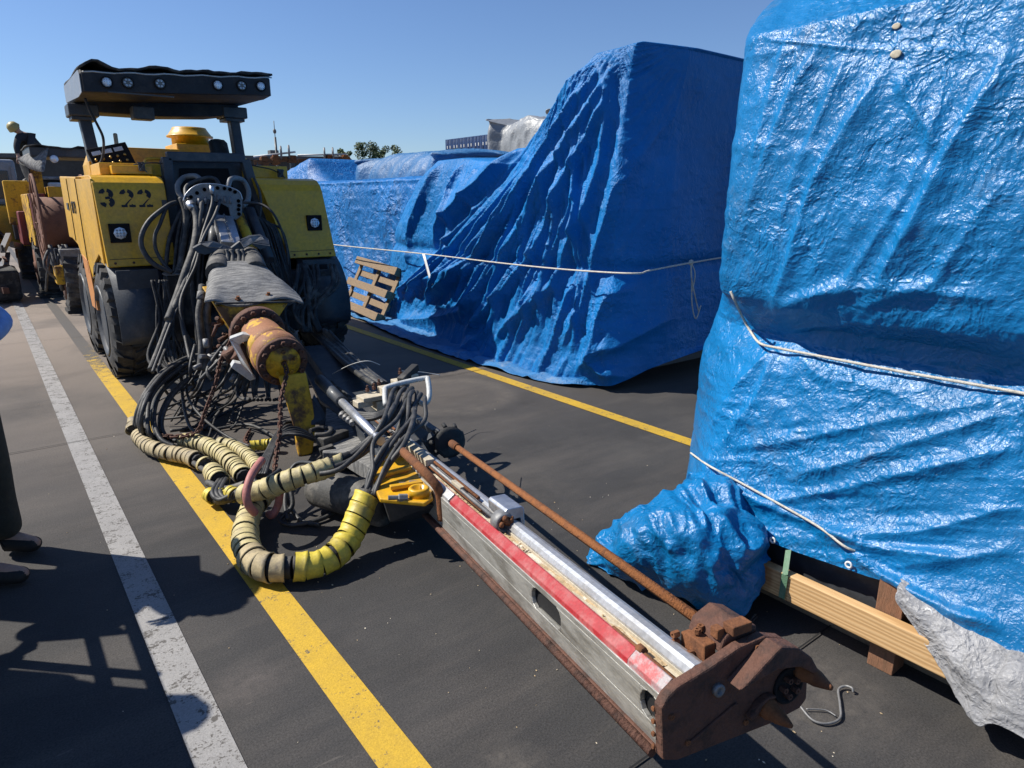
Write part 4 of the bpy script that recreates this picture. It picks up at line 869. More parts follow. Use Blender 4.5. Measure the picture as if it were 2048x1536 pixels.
# ---- wheels
def wheel(cx, cy, side, r=0.55, w=0.31):
    """side -1: hub faces left"""
    c = V((cx, cy, r)); d = V((side, 0, 0)); o = c - d * (w / 2)
    mb = MB(); pr = [(0, r * .58), (0.0, r * .70), (w * .08, r * .86), (w * .22, r * .955), (w * .78, r * .955), (w * .92, r * .86), (w, r * .70), (w, r * .58), (w * .8, r * .55)]
    mb.lathe(o, d, pr, 48)
    n = 22
    for k in range(n):
        for h in (0, 1):
            a = 2 * math.pi * (k + 0.5 * h) / n; a2 = a + 0.10 * (1 if h else 1)
            def pt(t, rr, an): return o + d * t + V((0, math.cos(an) * rr, math.sin(an) * rr))
            t0, t1 = (0.0, w * .46) if h else (w * .54, w); da = 0.075
            edge = t0 if h else t1; mid_ = t1 if h else t0
            q = [pt(edge + (0.004 if h else -0.004), r * .84, a - da), pt(edge + (0.004 if h else -0.004), r * .84, a + da), pt(mid_, r * .95, a2 + da), pt(mid_, r * .95, a2 - da)]
            ed = edge + (w * .06 if h else -w * .06)
            e = [pt(ed, r * .985, a - da * .9), pt(ed, r * .985, a + da * .9), pt(mid_, r * 1.0, a2 + da * .8), pt(mid_, r * 1.0, a2 - da * .8)]
            mb.add(q + e, [(4, 5, 6, 7), (0, 4, 7, 3), (1, 2, 6, 5), (0, 1, 5, 4), (2, 3, 7, 6)])
    ty = mb.build("wheel", 'tyre_rubber', rig); 
    rim = MB().lathe(o + d * w, d, [(-0.02, r * .60), (0.006, r * .61), (0.012, r * .57), (-0.03, r * .52), (-0.10, r * .47), (-0.17, r * .46), (-0.172, r * .20), (-0.10, r * .19), (-0.06, r * .16), (-0.058, 0.001)], 36)
    rim.bolts(o + d * (w - .168), d, r * .32, 8, 0.015, 0.02); rim.build("rim", 'dark_steel', ty)
    return ty
wheel(0.955, 7.40, -1); wheel(0.965, 8.75, -1); wheel(2.90, 7.40, 1); wheel(2.90, 8.75, 1)
def fender(x0, x1, cy, parent=rig):
    G_ = []; r = 0.60
    for k in range(17):
        a = R(92 + k * 6.4); G_.append([V((x0, cy + math.cos(a) * r, 0.55 + math.sin(a) * r)), V((x1, cy + math.cos(a) * r, 0.55 + math.sin(a) * r))])
    mb = MB().grid(G_); o = mb.build("fender", 'dark_steel', parent); o.modifiers.new("t", 'SOLIDIFY').thickness = 0.012; return o
fender(0.86, 1.28, 7.40); fender(2.58, 3.03, 7.40)
MB().box((0.90, 6.90, 0.36), (1.24, 6.92, 1.05)).build("fender_face", 'dark_steel', rig, 0.006)
f2 = MB().box((2.60, 6.95, 0.30), (2.96, 6.98, 1.05)).build("fender_face", 'dark_steel', rig, 0.006)
MB().box((2.66, 6.94, 0.62), (2.86, 6.949, 1.0)).build("grille_opening", 'black_void', f2)
# jack leg beside the left wheel
j = MB(); j.box((1.27, 6.72, 0.40), (1.38, 6.86, 1.00)); j.box((1.375, 6.76, 0.42), (1.50, 6.90, 1.04)); j = j.build("stabiliser_jack", 'black_rubber', rig, 0.01)
mb = MB(); mb.lathe((1.36, 6.82, 0.40), (0, 0, -1), [(0, .035), (.33, .035)], 12); mb.lathe((1.36, 6.82, 0.06), (0, 0, -1), [(0, .06), (.02, .11), (.05, .12)], 16); mb.build("jack_foot", 'grey_metal', j); MB().box((1.26, 6.71, 1.0), (1.39, 6.87, 1.012)).build('jack_cap', 'grey_metal', j); MB().box((1.37, 6.75, 1.04), (1.51, 6.91, 1.052)).build('jack_cap', 'grey_metal', j)
MB().tube([V((1.20, 6.86, 0.9)), V((1.24, 6.85, 0.62)), V((1.27, 6.84, 0.44))], 0.01, 6).build("jack_pipe", 'grey_metal', rig)
# ---- boom from the bay down to the rotation unit
def P6(px, py, y): return PY(px, py, y)
root = V((1.95, 7.3, 1.30)); elbow = V((1.72, 6.2, 1.02)); head = V((1.56, 5.3, 0.72))
MB().bar(root, elbow, 0.26, 0.28).build("boom", 'dark_steel', rig, 0.02)
MB().bar(elbow, head, 0.30, 0.26).build("boom_arm", 'dark_steel', rig, 0.02)
# two domed shoulders behind the mat
for pa_, pb_ in (((442, 513), (436, 548)), ((498, 508), (512, 545))):
    MB().tube(crom([PY(*pa_, 6.15), PY((pa_[0] + pb_[0]) / 2, (pa_[1] + pb_[1]) / 2 - 3, 6.0), PY(*pb_, 5.78)], 5), [.062, .078, .085, .088, .090, .092, .093, .094, .095, .095, .095], 16).build("boom_cylinder", 'thick_hose', rig)
mb = MB(); A_, B_ = PY(446, 440, 6.75), PY(462, 494, 6.3); mb.bar(A_, B_, 0.16, 0.10, (0, -0.7, 0.7)); mb.build("extension_beam", 'silver', rig, 0.006)
mb = MB(); mb.bar(A_ + V((0, -.052, .055)), B_ + V((0, -.052, .055)), 0.012, 0.006, (0, -0.7, 0.7)); mb.build("beam_seam", 'grey_metal', rig)
for (pa, pb, mt) in (((478, 430), (505, 500), 'yellow_worn'), ((500, 420), (540, 520), 'dark_steel'), ((430, 430), (425, 500), 'dark_steel')):
    MB().cyl(PY(*pa, 6.95), PY(*pb, 6.5), 0.045, 14).build("cylinder_rod", mt, rig)
# folded fins over the boom
for pts, y in (([(386, 497), (402, 488), (425, 484), (446, 490), (462, 496), (452, 508), (430, 505), (410, 510), (395, 506)], 6.05), ([(462, 497), (480, 483), (500, 473), (522, 471), (538, 480), (540, 492), (520, 500), (505, 488), (490, 497), (478, 505)], 6.05)):
    P = [PY(px, py, y + (0.10 if i in (2, 3, 4) else 0.0)) for i, (px, py) in enumerate(pts)]; mb = MB().prism(P, (0.0, 0.02, 0.012)); mb.build("fin_plate", 'dark_steel', rig, 0.004)
mb = MB(); mb.prism([PY(480, 484, 6.03), PY(500, 474, 6.03), PY(522, 472, 6.03), PY(528, 480, 6.0), PY(505, 486, 6.0), PY(488, 496, 6.0)], (0, -.008, .006)); mb.build('fin_cap', 'rubber_mat', rig); mb = MB(); mb.prism([PY(402, 489, 6.03), PY(425, 485, 6.03), PY(446, 491, 6.03), PY(440, 497, 6.0), PY(415, 495, 6.0)], (0, -.008, .006)); mb.build("fin_cap", 'rubber_mat', rig)
random.seed(9)
for px in (452, 462, 475, 484): MB().tube(crom([PY(px, 500, 6.0), PY(px + 3, 515, 5.95), PY(px + 2, 530, 5.85)], 4), 0.018, 7).build("stub_hose", 'thick_hose', rig)
# rubber mat hood
def row6(pts, y): return [PY(px, py, yy) for (px, py, yy) in [(a, b_, y + d) for a, b_, d in pts]]
H = [row6([(420, 545, 0), (428, 532, 0), (450, 525, 0), (490, 524, 0), (520, 527, 0), (532, 540, 0)], 5.85),
     row6([(417, 562, 0), (428, 548, 0), (452, 543, 0), (500, 540, 0), (540, 546, 0), (562, 563, 0)], 5.65),
     row6([(414, 582, 0), (426, 568, 0), (455, 562, 0), (510, 557, 0), (560, 564, 0), (588, 582, 0)], 5.42),
     row6([(410, 601, 0), (430, 597, 0), (460, 606, 0), (505, 603, 0), (560, 592, 0), (605, 603, 0)], 5.15),
     row6([(409, 605, 0), (430, 602, 0), (460, 612, 0), (505, 609, 0), (560, 598, 0), (606, 606, 0)], 5.13)]
G = cgrid(H, 40, 60); G[..., 2] += 0.01 * (fbm(G[..., 0] * 9, G[..., 1] * 9, 3, 171) - 0.5)
mt = gridobj("rubber_hood", G, 'rubber_mat', rig, 0.014)
mb = MB()
for (px, py) in ((476, 600), (537, 592)): c = PY(px, py, 5.18); mb.lathe(c, (0, -.3, 1), [(0, .022), (.012, .022), (.013, .013), (.03, .013)], 6, False)
mb.build("hood_bolts", 'rust', mt)
MB().bar(PY(430, 607, 5.10), PY(590, 603, 5.10), 0.03, 0.012).build("hood_strip", 'black_rubber', mt)
# yellow boom head housing
T_ = [PY(430, 612, 5.12), PY(578, 606, 5.12), PY(548, 650, 5.10), PY(530, 705, 5.10), PY(478, 690, 5.10), PY(455, 650, 5.10)]
MB().prism(T_, (0.02, 0.42, 0.10)).build("boom_head", 'yellow_worn', rig, 0.012)
# rotation unit: flange, barrel, end ring, hub
C0 = PY(517, 668, 4.98); C1_ = PY(568, 727, 4.42); ax = (C1_ - C0).normalized(); Ln = (C1_ - C0).length
fm_ = MB().lathe(C0, ax, [(-0.05, .195), (0.0, .195), (0.012, .19), (0.012, .13)], 36).bolts(C0 + ax * .012, ax, .168, 14, .019, .02).build("flange", 'rusty_iron', rig)
br = MB().lathe(C0, ax, [(0.0, .145), (Ln * .44, .145), (Ln * .45, .155), (Ln * .60, .155), (Ln * .61, .148), (Ln * .66, .148), (Ln * .67, .168), (Ln * .84, .168), (Ln * .85, .164), (Ln * .92, .164)], 40).build("rotation_unit", 'rust_brown_paint', rig)
rg = MB().lathe(C0 + ax * Ln * .92, ax, [(0, .164), (0.0, .168), (0.03, .164), (0.03, .10)], 40).bolts(C0 + ax * (Ln * .92 + .03), ax, .138, 12, .019, .024).build("end_ring", 'rusty_iron', br)
hb = MB().lathe(C0 + ax * (Ln * .92 + .028), ax, [(0, .115), (.012, .113), (.013, .04), (.02, .036), (.02, .02), (-.02, .018), (-.02, .001)], 32).bolts(C0 + ax * (Ln * .92 + .04), ax, .082, 5, .014, .014, .3).build("hub", 'yellow_worn', br)
FC = C0 + ax * (Ln * .92 + .05)
# side bracket of pressed steel
q = [PY(458, 678, 4.75), PY(485, 668, 4.75), PY(510, 672, 4.75), PY(512, 680, 4.75), PY(488, 684, 4.75), PY(478, 690, 4.75), PY(505, 748, 4.6), PY(512, 758, 4.6), PY(500, 762, 4.6), PY(462, 735, 4.6), PY(468, 725, 4.6), PY(482, 728, 4.6)]
mb = MB(); mb.prism([q[0], q[1], q[2], q[3], q[4], q[5]], (0.03, 0.10, 0)); mb.prism([q[0], q[5], q[6], q[7], q[8]], (0.01, 0.025, 0)); mb.prism([q[10], q[11], q[7], q[8], q[9]], (0.02, .10, 0)); mb.build("steel_bracket", 'light_grey_paint', rig, 0.006)
mb = MB(); mb.cyl(PY(470, 700, 4.85), PY(498, 715, 4.85), .07, 14); mb.cyl(PY(455, 700, 4.9), PY(470, 720, 4.9), .05, 12); mb.build("motor", 'rusty_iron', rig)
# yellow cradle arm down to the feed
mb = MB(); A0 = FC - ax * .10 + V((0, 0, -.08))
arm = [(PY(556, 752, 4.42), PY(612, 745, 4.42)), (PY(577, 820, 4.36), PY(626, 810, 4.36)), (PY(592, 870, 4.30), PY(632, 860, 4.30)), (PY(597, 915, 4.24), PY(625, 908, 4.24))]
vs = []
for a, b_ in arm: vs += [a, b_, b_ + V((.04, .15, 0)), a + V((.04, .15, 0))]
fs = [(0, 3, 2, 1), (12, 13, 14, 15)] + [(i * 4 + k, i * 4 + (k + 1) % 4, (i + 1) * 4 + (k + 1) % 4, (i + 1) * 4 + k) for i in range(3) for k in range(4)]
mb.add(vs, fs); mb.build("cradle_arm", 'yellow_worn', rig, 0.012)
mb = MB(); a = PY(645, 840, 4.3); mb.prism([PY(625, 795, 4.45), PY(648, 838, 4.3), PY(650, 850, 4.3), PY(622, 850, 4.3)], (0.05, .1, 0)); mb.build("gusset", 'dark_steel', rig, .004)

# ---- feed beam (own frame: t from the front plate backwards, r to the right, h up)
BO = V((1.165, 0.90, 0.49)); BD = V((0.21, 0.974, -0.0855)).normalized(); BR = V((BD.y, -BD.x, 0)).normalized(); BU = BR.cross(BD)
def B(t, r, h): return BO + BD * t + BR * r + BU * h
def BP(px, py, h=0.0):
    r = ray(px, py); o = O0 - BO; n = BU; k = (h - o.dot(n)) / r.dot(n); p = o + r * k; return p.dot(BD), p.dot(BR)
def BPr(px, py, rr):
    r_ = ray(px, py); o = O0 - BO; k = (rr - o.dot(BR)) / r_.dot(BR); p = o + r_ * k; return p.dot(BD), p.dot(BU)
def bprof(name, prof, t0, t1, mat, parent, bevel=0.004, close=True, seg=1):
    mb = MB(); n = len(prof); ts = [t0 + (t1 - t0) * k / seg for k in range(seg + 1)]
    for t in ts:
        for r, h in prof: mb.v.append(tuple(B(t, r, h)))
    for i in range(seg):
        for k in range(n): mb.f.append((i * n + k, i * n + (k + 1) % n, (i + 1) * n + (k + 1) % n, (i + 1) * n + k)); mb.sm.append(False)
    mb.f.append(tuple(range(n))); mb.f.append(tuple(range(seg * n + n - 1, seg * n - 1, -1))); mb.sm += [False, False]
    return mb.build(name, mat, parent, bevel)
fb = thing_parent = MB()
LB = 4.6
feed = bprof("feed_beam", [(0.016, -0.024), (0.016, -0.176), (0.14, -0.176), (0.14, -0.024)], 0.03, LB, 'side_aluminium', rig, 0.003)
# left wall is a channel: flange top, web with oval windows, bottom flange
win = [(0.02, 0.105), (0.53, 0.735)]; last = 0.03
mb = MB(); 
def wall(t0, t1, h0, h1):
    mb.add([B(t0, -0.004, h0), B(t1, -0.004, h0), B(t1, -0.004, h1), B(t0, -0.004, h1), B(t0, 0.012, h0), B(t1, 0.012, h0), B(t1, 0.012, h1), B(t0, 0.012, h1)], [(0, 1, 2, 3), (4, 7, 6, 5), (0, 4, 5, 1), (3, 2, 6, 7), (0, 3, 7, 4), (1, 5, 6, 2)])
wall(0.02, LB, -0.048, -0.028); wall(0.02, LB, -0.178, -0.125)
for a, b_ in win:
    wall(last, a, -0.125, -0.048); last = b_
    for s, t in ((1, a), (-1, b_)):          # rounded ends
        for hh, sg in ((-0.048, -1), (-0.125, 1)):
            c = [B(t, -0.004, hh), B(t + s * .03, -0.004, hh), B(t + s * .01, -0.004, hh + sg * .01), B(t, -0.004, hh + sg * .03)]; mb.add(c + [p + BR * .016 for p in c], [(0, 1, 2, 3), (4, 7, 6, 5), (0, 4, 5, 1), (1, 5, 6, 2), (2, 6, 7, 3), (3, 7, 4, 0)])
wall(last, LB, -0.125, -0.048)
mb.build("side_channel", 'side_aluminium', feed, 0.002)
for a, b_ in win: MB().add([B(a, 0.014, -0.124), B(b_, 0.014, -0.124), B(b_, 0.014, -0.049), B(a, 0.014, -0.049)], [(0, 1, 2, 3)]).build("window_recess", 'black_void', feed)
bprof("bottom_rail", [(-0.012, -0.180), (-0.012, -0.192), (0.02, -0.192), (0.02, -0.180)], 0.02, 3.9, 'rusty_iron', feed, .004)
mb = MB(); mb.tube([B(0.03, -0.020, -0.190), B(3.6, -0.020, -0.190)], 0.013, 10); mb.build("bottom_pipe", 'rusty_iron', feed)
# red cover strip: slopes down to the left edge
bprof("red_cover_strip", [(0.000, -0.030), (0.003, -0.014), (0.032, 0.008), (0.038, 0.004), (0.034, -0.008)], 0.17, 1.56, 'red_cover', feed, .002)
bprof("bare_cover_strip", [(0.000, -0.030), (0.003, -0.014), (0.032, 0.008), (0.038, 0.004), (0.034, -0.008)], 0.02, 0.17, 'bare_cover', feed, .002)
bprof("cover_strip_rear", [(0.000, -0.030), (0.003, -0.014), (0.032, 0.008), (0.038, 0.004), (0.034, -0.008)], 1.58, LB, 'aluminium_rail', feed, .002)
bprof("inner_lip", [(0.040, -0.02), (0.040, -0.002), (0.047, -0.002), (0.047, -0.02)], 0.02, 2.4, 'pink_hose', feed, .002)
mb = MB(); mb.tube([B(0.02, 0.042, -0.002), B(0.30, 0.042, -0.002)], 0.008, 8); mb.ball(B(0.16, 0.042, 0.004), 0.012, 6); mb.tube([B(0.15, 0.042, 0.004), B(0.175, 0.042, 0.004)], 0.014, 6); mb.build("clamp_rod", 'rust', feed)
# sandy trough between the rails
bprof("trough", [(0.047, -0.03), (0.047, -0.018), (0.082, -0.018), (0.082, -0.03)], 0.02, LB, 'beige_guide', feed, .001)
C_ = []; rs = np.random.RandomState(5)
ts = np.linspace(0.10, 1.95, 220); rr = np.linspace(0.048, 0.081, 16); Tt, Rr = np.meshgrid(ts, rr)
hh = -0.019 + 0.008 * (fbm(Tt * 14, Rr * 60, 4, 181) - 0.30) + 0.013 * np.clip(fbm(Tt * 5, Rr * 20, 3, 185) - 0.52, 0, 1)
Gs = np.array(BO)[None, None] + Tt[..., None] * np.array(BD) + Rr[..., None] * np.array(BR) + hh[..., None] * np.array(BU)
gridobj("sand", Gs, 'sand', feed)
mb = MB(); random.seed(12)
for k in range(70):
    t = random.choice([random.uniform(1.3, 1.75), random.uniform(0.9, 1.0)]) if k < 55 else random.uniform(0.2, 1.9); mb.ball(B(t, random.uniform(.044, .078), -0.014), random.uniform(.002, .006), 4, (1, 1.2, .6))
mb.build("grit", 'sand', feed)
# right guide rail: bright rounded aluminium profile
bprof("guide_rail", [(0.084, -0.05), (0.084, 0.0), (0.092, 0.016), (0.104, 0.022), (0.124, 0.022), (0.140, 0.014), (0.148, 0.0), (0.148, -0.178), (0.10, -0.178)], 0.02, LB, 'aluminium_rail', feed, .003)
bprof("rail_edge", [(0.080, -0.02), (0.080, -0.006), (0.0835, -0.006), (0.0835, -0.02)], 0.02, LB, 'beige_guide', feed, .001)
# carriage block on the rail
cb = bprof("carriage_block", [(0.082, 0.025), (0.082, 0.062), (0.092, 0.072), (0.158, 0.072), (0.168, 0.062), (0.168, 0.02), (0.166, -0.05), (0.150, -0.05), (0.150, 0.023), (0.092, 0.023)], 1.13, 1.30, 'silver', feed, .004)
mb = MB(); mb.lathe(B(1.115, 0.075, 0.02), -BD, [(-0.05, .044), (-.02, .044), (0, .040), (0.004, .030), (-.03, .028)], 22); mb.build("clamp_ring", 'grey_metal', cb)
mb = MB(); random.seed(2)
for k in range(14): mb.ball(B(1.11 + random.uniform(-.01, .02), .075 + random.uniform(-.022, .03), .02 + random.uniform(-.02, .035)), random.uniform(.008, .016), 5)
mb.build("rusty_nut", 'rust', cb)
# secondary pipes along the feed
for (a, b_, r_, h_, rad, m_) in ((1.2, 3.4, 0.062, 0.02, .010, 'grey_metal'), (1.3, 3.2, 0.050, 0.015, .005, 'rust'), (1.4, 3.2, 0.080, 0.035, .008, 'rust')):
    MB().tube([B(a, r_, h_), B(b_, r_ + .01, h_ + .01)], rad, 8).build("feed_pipe", m_, feed)
bprof("hose_guide", [(0.035, 0.02), (0.035, 0.055), (0.085, 0.055), (0.085, 0.02)], 2.0, 2.55, 'beige_guide', feed, .004)
bprof("hose_guide", [(0.055, 0.018), (0.055, 0.04), (0.08, 0.04), (0.08, 0.018)], 1.56, 1.68, 'beige_guide', feed, .004)
bprof("hose_guide", [(0.10, 0.06), (0.10, 0.085), (0.145, 0.085), (0.145, 0.06)], 3.25, 3.5, 'beige_guide', feed, .004)
# silver cylinder rod further back
MB().tube([PZ(682, 802, .42), PZ(762, 882, .42)], 0.026, 12).build("feed_cylinder", 'silver', feed)
MB().tube([PZ(640, 760, .42), PZ(684, 804, .42)], 0.04, 12).build("cylinder_barrel", 'dark_steel', feed)
# looped guard pipe at the feed's left (rusty, bent down)
P = [PZ(806, 903, .42), PZ(822, 918, .43), PZ(845, 940, .42), PZ(868, 965, .38), PZ(880, 990, .32), PZ(884, 1040, .20)]
MB().tube(crom(P, 7), 0.022, 12).build("guard_pipe", 'rust', feed)
MB().prism([PZ(866, 985, .3), PZ(884, 985, .3), PZ(895, 1040, .18), PZ(880, 1050, .18)], (0.012, 0.0, 0.01)).build("guard_plate", 'grey_metal', feed, .003)

# ---- front plate with stingers
fp = MB()
def FP(r, h, t=0.0): return B(t, r, h)
outl = [(-0.025, -0.175), (-0.03, -0.03), (-0.012, -0.005), (0.018, 0.012), (0.118, 0.034), (0.214, 0.061), (0.30, 0.066), (0.36, 0.045), (0.405, 0.008), (0.448, -0.06), (0.462, -0.11), (0.462, -0.17), (0.437, -0.19), (0.33, -0.200), (0.18, -0.196), (0.02, -0.192)]
fp.prism([FP(r, h, 0.012) for r, h in outl], BD * -0.032)
plate = fp.build("front_plate", 'rusty_iron', feed, 0.006); plate["label"] = "rusty cast front plate carrying pointed stingers"
def shelf(poly, depth, name="rib"):
    return MB().prism([FP(r, h, -0.02) for r, h in poly], BD * -depth).build(name, 'rusty_iron', plate, 0.006)
shelf([(0.165, -0.015), (0.29, 0.005), (0.37, -0.012), (0.435, -0.058), (0.452, -0.066), (0.41, 0.004), (0.36, 0.046), (0.30, 0.066), (0.27, 0.05)], 0.055, "shroud")
shelf([(0.235, -0.135), (0.25, -0.125), (0.27, -0.105), (0.30, -0.095), (0.325, -0.10), (0.325, -0.108), (0.30, -0.104), (0.278, -0.115), (0.262, -0.14), (0.24, -0.146)], 0.022)
def stinger(r, h, L_, ra):
    c = FP(r, h, -0.02); MB().lathe(c, -BD, [(0, ra * 1.15), (.02, ra * 1.15), (.02, ra), (L_ * .55, ra * .85), (L_ * .9, ra * .4), (L_, ra * .25), (L_ * 1.01, .001)], 20).build("stinger", 'rust', plate)
stinger(0.306, -0.137, 0.090, 0.024); stinger(0.432, -0.065, 0.10, 0.026)
MB().lathe(FP(0.141, -0.032, -0.02), -BD, [(0, .017), (.012, .017), (.014, .010), (.005, .009)], 14).build("plug", 'grey_metal', plate)
MB().lathe(FP(0.385, -0.10, -0.0205), -BD, [(0, .052), (.006, .052), (.0065, .045), (.001, .043), (.001, .001)], 24).build("bore", 'black_void', plate)
mb = MB(); mb.bolts(FP(0.385, -0.10, -0.02), -BD, .024, 5, .009, .02); mb.build("jaw_pins", 'rusty_iron', plate)
MB().prism([FP(0.05, -0.15, -0.02), FP(0.20, -0.09, -0.02), FP(0.21, -0.095, -0.02), FP(0.06, -0.16, -0.02)], BD * -0.006).build("rib", 'rusty_iron', plate, .002)
# clutter of blocks above the plate, and the rod clamp
mb = MB(); mb.prism([B(0.02, .185, .03), B(0.02, .31, .055), B(.02, .31, .075), B(.02, .26, .095), B(.02, .20, .07)], BD * 0.13); cl = mb.build("rod_clamp", 'rusty_iron', plate, .006)
mb = MB(); M2 = Matrix(((BR.x, BD.x, BU.x, 0), (BR.y, BD.y, BU.y, 0), (BR.z, BD.z, BU.z, 0), (0, 0, 0, 1))); M2.translation = BO
mb.box((.21, .0, .078), (.275, .04, .105), M2); mb.box((.152, .04, .0), (.19, .12, .05), M2); mb.box((.155, .115, -.02), (.185, .14, .04), M2); mb.box((.185, .03, .06), (.21, .06, .09), M2); mb.build("clamp_block", 'rust', plate, .004)
for a_, d_, h_ in ((B(.14, .148, .035), -BR, .02), (B(.14, .148, .012), -BR, .02), (B(.09, .17, .055), BU, .014), (B(.10, .19, .055), BU, .014), (B(.08, .148, .01), -BR, .022)): MB().bolts(a_, d_, .001, 1, .010, h_).build("clamp_bolt", 'rust', plate)
for k in range(4): a = B(0.012, -0.028, -0.05 - .035 * k); MB().lathe(a, -BR, [(0, .007), (.006, .006)], 8).build("edge_bolt", 'rust', plate)
for r_, h_ in ((.27, .045), (0.0, -.06), (.05, -.15), (.24, -.16)): MB().bolts(B(-.021, r_, h_), -BD, .001, 1, .008, .005).build("edge_bolt", 'rust', plate)
# drill rod lying in the centralisers
ra_, rb_ = PZ(1462, 1286, .50), None
t0_, r0_ = BP(1458, 1283, 0.05); t1_, r1_ = BP(905, 888, 0.05)
A_, B_ = B(t0_, r0_, .05), B(t1_, r1_, .05); 
mb = MB(); mb.tube([A_, A_ + (B_ - A_) * .96], 0.0165, 6); drod = mb.build("drill_rod", 'rust_bar', feed)
mb = MB(); C = A_ + (B_ - A_) * .96; mb.tube([C, C + (B_ - A_).normalized() * .10], .022, 12); mb.tube([C + (B_ - A_).normalized() * .10, B_ + (B_ - A_).normalized() * .1], .014, 10); mb.build("rod_coupling", 'rust', feed)
D_ = (B_ - A_).normalized(); cc = B_ + D_ * .06
mb = MB(); mb.lathe(cc, -D_, [(-.10, .05), (-.02, .06), (0, .085), (.02, .09), (.03, .07), (.03, .03)], 20)
for k in range(9): a = k * .7; s_, u_, _ = basis(-D_); q = cc + (s_ * math.cos(a) + u_ * math.sin(a)) * .082; mb.tube([q, q + D_ * .04 + (s_ * math.cos(a) + u_ * math.sin(a)) * .012], .013, 6)
mb.build("centraliser", 'black_rubber', feed)
mb = MB(); mb.bar(cc + D_ * .10, B((cc - BO).dot(BD) + .1, .17, 0), .06, .12); mb.bar(cc + D_ * .16, cc + D_ * 1.0, .05, .03); mb.build("centraliser_mount", 'dark_steel', feed, .005)
MB().tube([cc + V((.05, -.02, .02)), PZ(952, 859, .30)], .0025, 5).build("wire", 'black_rubber', rig)

# ---- feed carriage, base plate, pivot barrel and yellow bracket under the hoses
BPp = [PZ(655, 785, .14), PZ(690, 800, .14), PZ(800, 900, .14), PZ(790, 965, .14), PZ(690, 905, .14), PZ(645, 905, .14)]
MB().prism(BPp, (0, 0, -.10)).build("base_plate", 'rubber_mat', rig, .006)
mb = MB(); a, c = PZ(772, 1012, .13), PZ(640, 975, .13)
mb.lathe(a, c - a, [(-.02, .07), (0, .108), (.02, .112), (.20, .112), (.22, .104), ((c - a).length, .104), ((c - a).length + .04, .08)], 30); mb.build("pivot_barrel", 'thick_hose', rig)
YB = [PZ(742, 925, .27), PZ(800, 875, .27), PZ(838, 960, .27), PZ(862, 985, .27), PZ(866, 1003, .27), PZ(850, 1014, .27), PZ(760, 1006, .27), PZ(748, 980, .27)]
yb = MB().prism(YB, (0, 0, .022)).build("yellow_bracket", 'yellow_paint', rig, .006)
c = PZ(838, 990, .292); MB().lathe(c, (0, 0, 1), [(0, .052), (.035, .05), (.04, .045), (.04, .030), (.0, .028)], 24).build("pin_cup", 'yellow_paint', yb)
MB().lathe(c, (0, 0, 1), [(0.001, .03), (.012, .03)], 20).build("pin", 'rust', yb)
mb = MB(); mb.prism([PZ(770, 1005, .24), PZ(868, 1010, .24), PZ(872, 1035, .10), PZ(780, 1045, .08)], (0.03, .10, 0)); mb.build("bracket_web", 'dark_steel', rig, .006)
mb = MB(); mb.bar(PZ(640, 700, .25), PZ(840, 960, .16), .30, .10); mb.build("feed_cradle", 'dark_steel', rig, .01)
for (a, b_) in (((760, 915), (815, 905)), ((745, 955), (820, 935)), ((780, 975), (845, 965))): MB().bar(PZ(*a, .31), PZ(*b_, .31), .03, .02).build("cradle_rib", 'yellow_paint', yb, .004)
for p in ((835, 968), (815, 995)):
    c = PZ(*p, .30); MB().lathe(c, (-.8, .3, .1), [(0, .018), (.04, .018), (.045, .011), (.09, .011)], 6, False).build("fitting", 'grey_metal', rig)
# valve block and steel handle frame
mb = MB()
for (px, py, z, w, h) in ((740, 790, .46, .14, .03), (725, 800, .44, .10, .04), (778, 772, .50, .12, .05), (800, 758, .52, .10, .05), (820, 748, .55, .09, .04), (760, 800, .42, .08, .05)):
    c = PZ(px, py, z); mb.box((c.x - w / 2, c.y - w * .4, c.z - h), (c.x + w / 2, c.y + w * .4, c.z))
vb = mb.build("valve_block", 'beige_guide', rig, .005)
for (px, py, z) in ((735, 783, .47), (748, 779, .48), (758, 770, .49), (800, 748, .54), (770, 790, .45)): c = PZ(px, py, z); MB().lathe(c, (0, 0, 1), [(0, .014), (.02, .014), (.022, .008), (.04, .008)], 6, False).build("valve_bolt", 'rusty_iron', vb)
c = PZ(826, 745, .56); mb = MB(); mb.bar(c + V((-.12, -.05, -.03)), c + V((.05, .05, .02)), .05, .05); mb.build("dark_block", 'black_rubber', rig, .006)
fr4 = [PZ(772, 812, .44), PZ(770, 785, .50), PZ(778, 773, .52), PZ(846, 757, .55), PZ(856, 762, .54), PZ(858, 795, .46), PZ(848, 808, .43), PZ(836, 803, .44)]
MB().tube([p for p in crom(fr4, 4)], .017, 10).build("handle_frame", 'light_grey_paint', rig)
mb = MB()
for k in range(4): c = PZ(686 + k * 7, 828 + k * 5, .36); mb.lathe(c, (-.5, -.8, .1), [(0, .022), (.04, .022), (.045, .014), (.07, .013)], 10)
mb.build("couplings", 'grey_metal', rig)

# ================================================================ hoses
def hose(pts, r, mat='dusty_hose', n=8, k=7, name="hose", parent=rig):
    return MB().tube(crom(pts, k), r, n).build(name, mat, parent)
random.seed(303)
def wob(P, a=.014):
    return [p + V((random.uniform(-a, a), random.uniform(-a, a), random.uniform(-a, a) * 1.3)) if 0 < i < len(P) - 1 else p for i, p in enumerate(P)]
def pz(L_): return [PZ(px, py, z) for px, py, z in L_]
def py_(L_): return [PY(px, py, y) for px, py, y in L_]
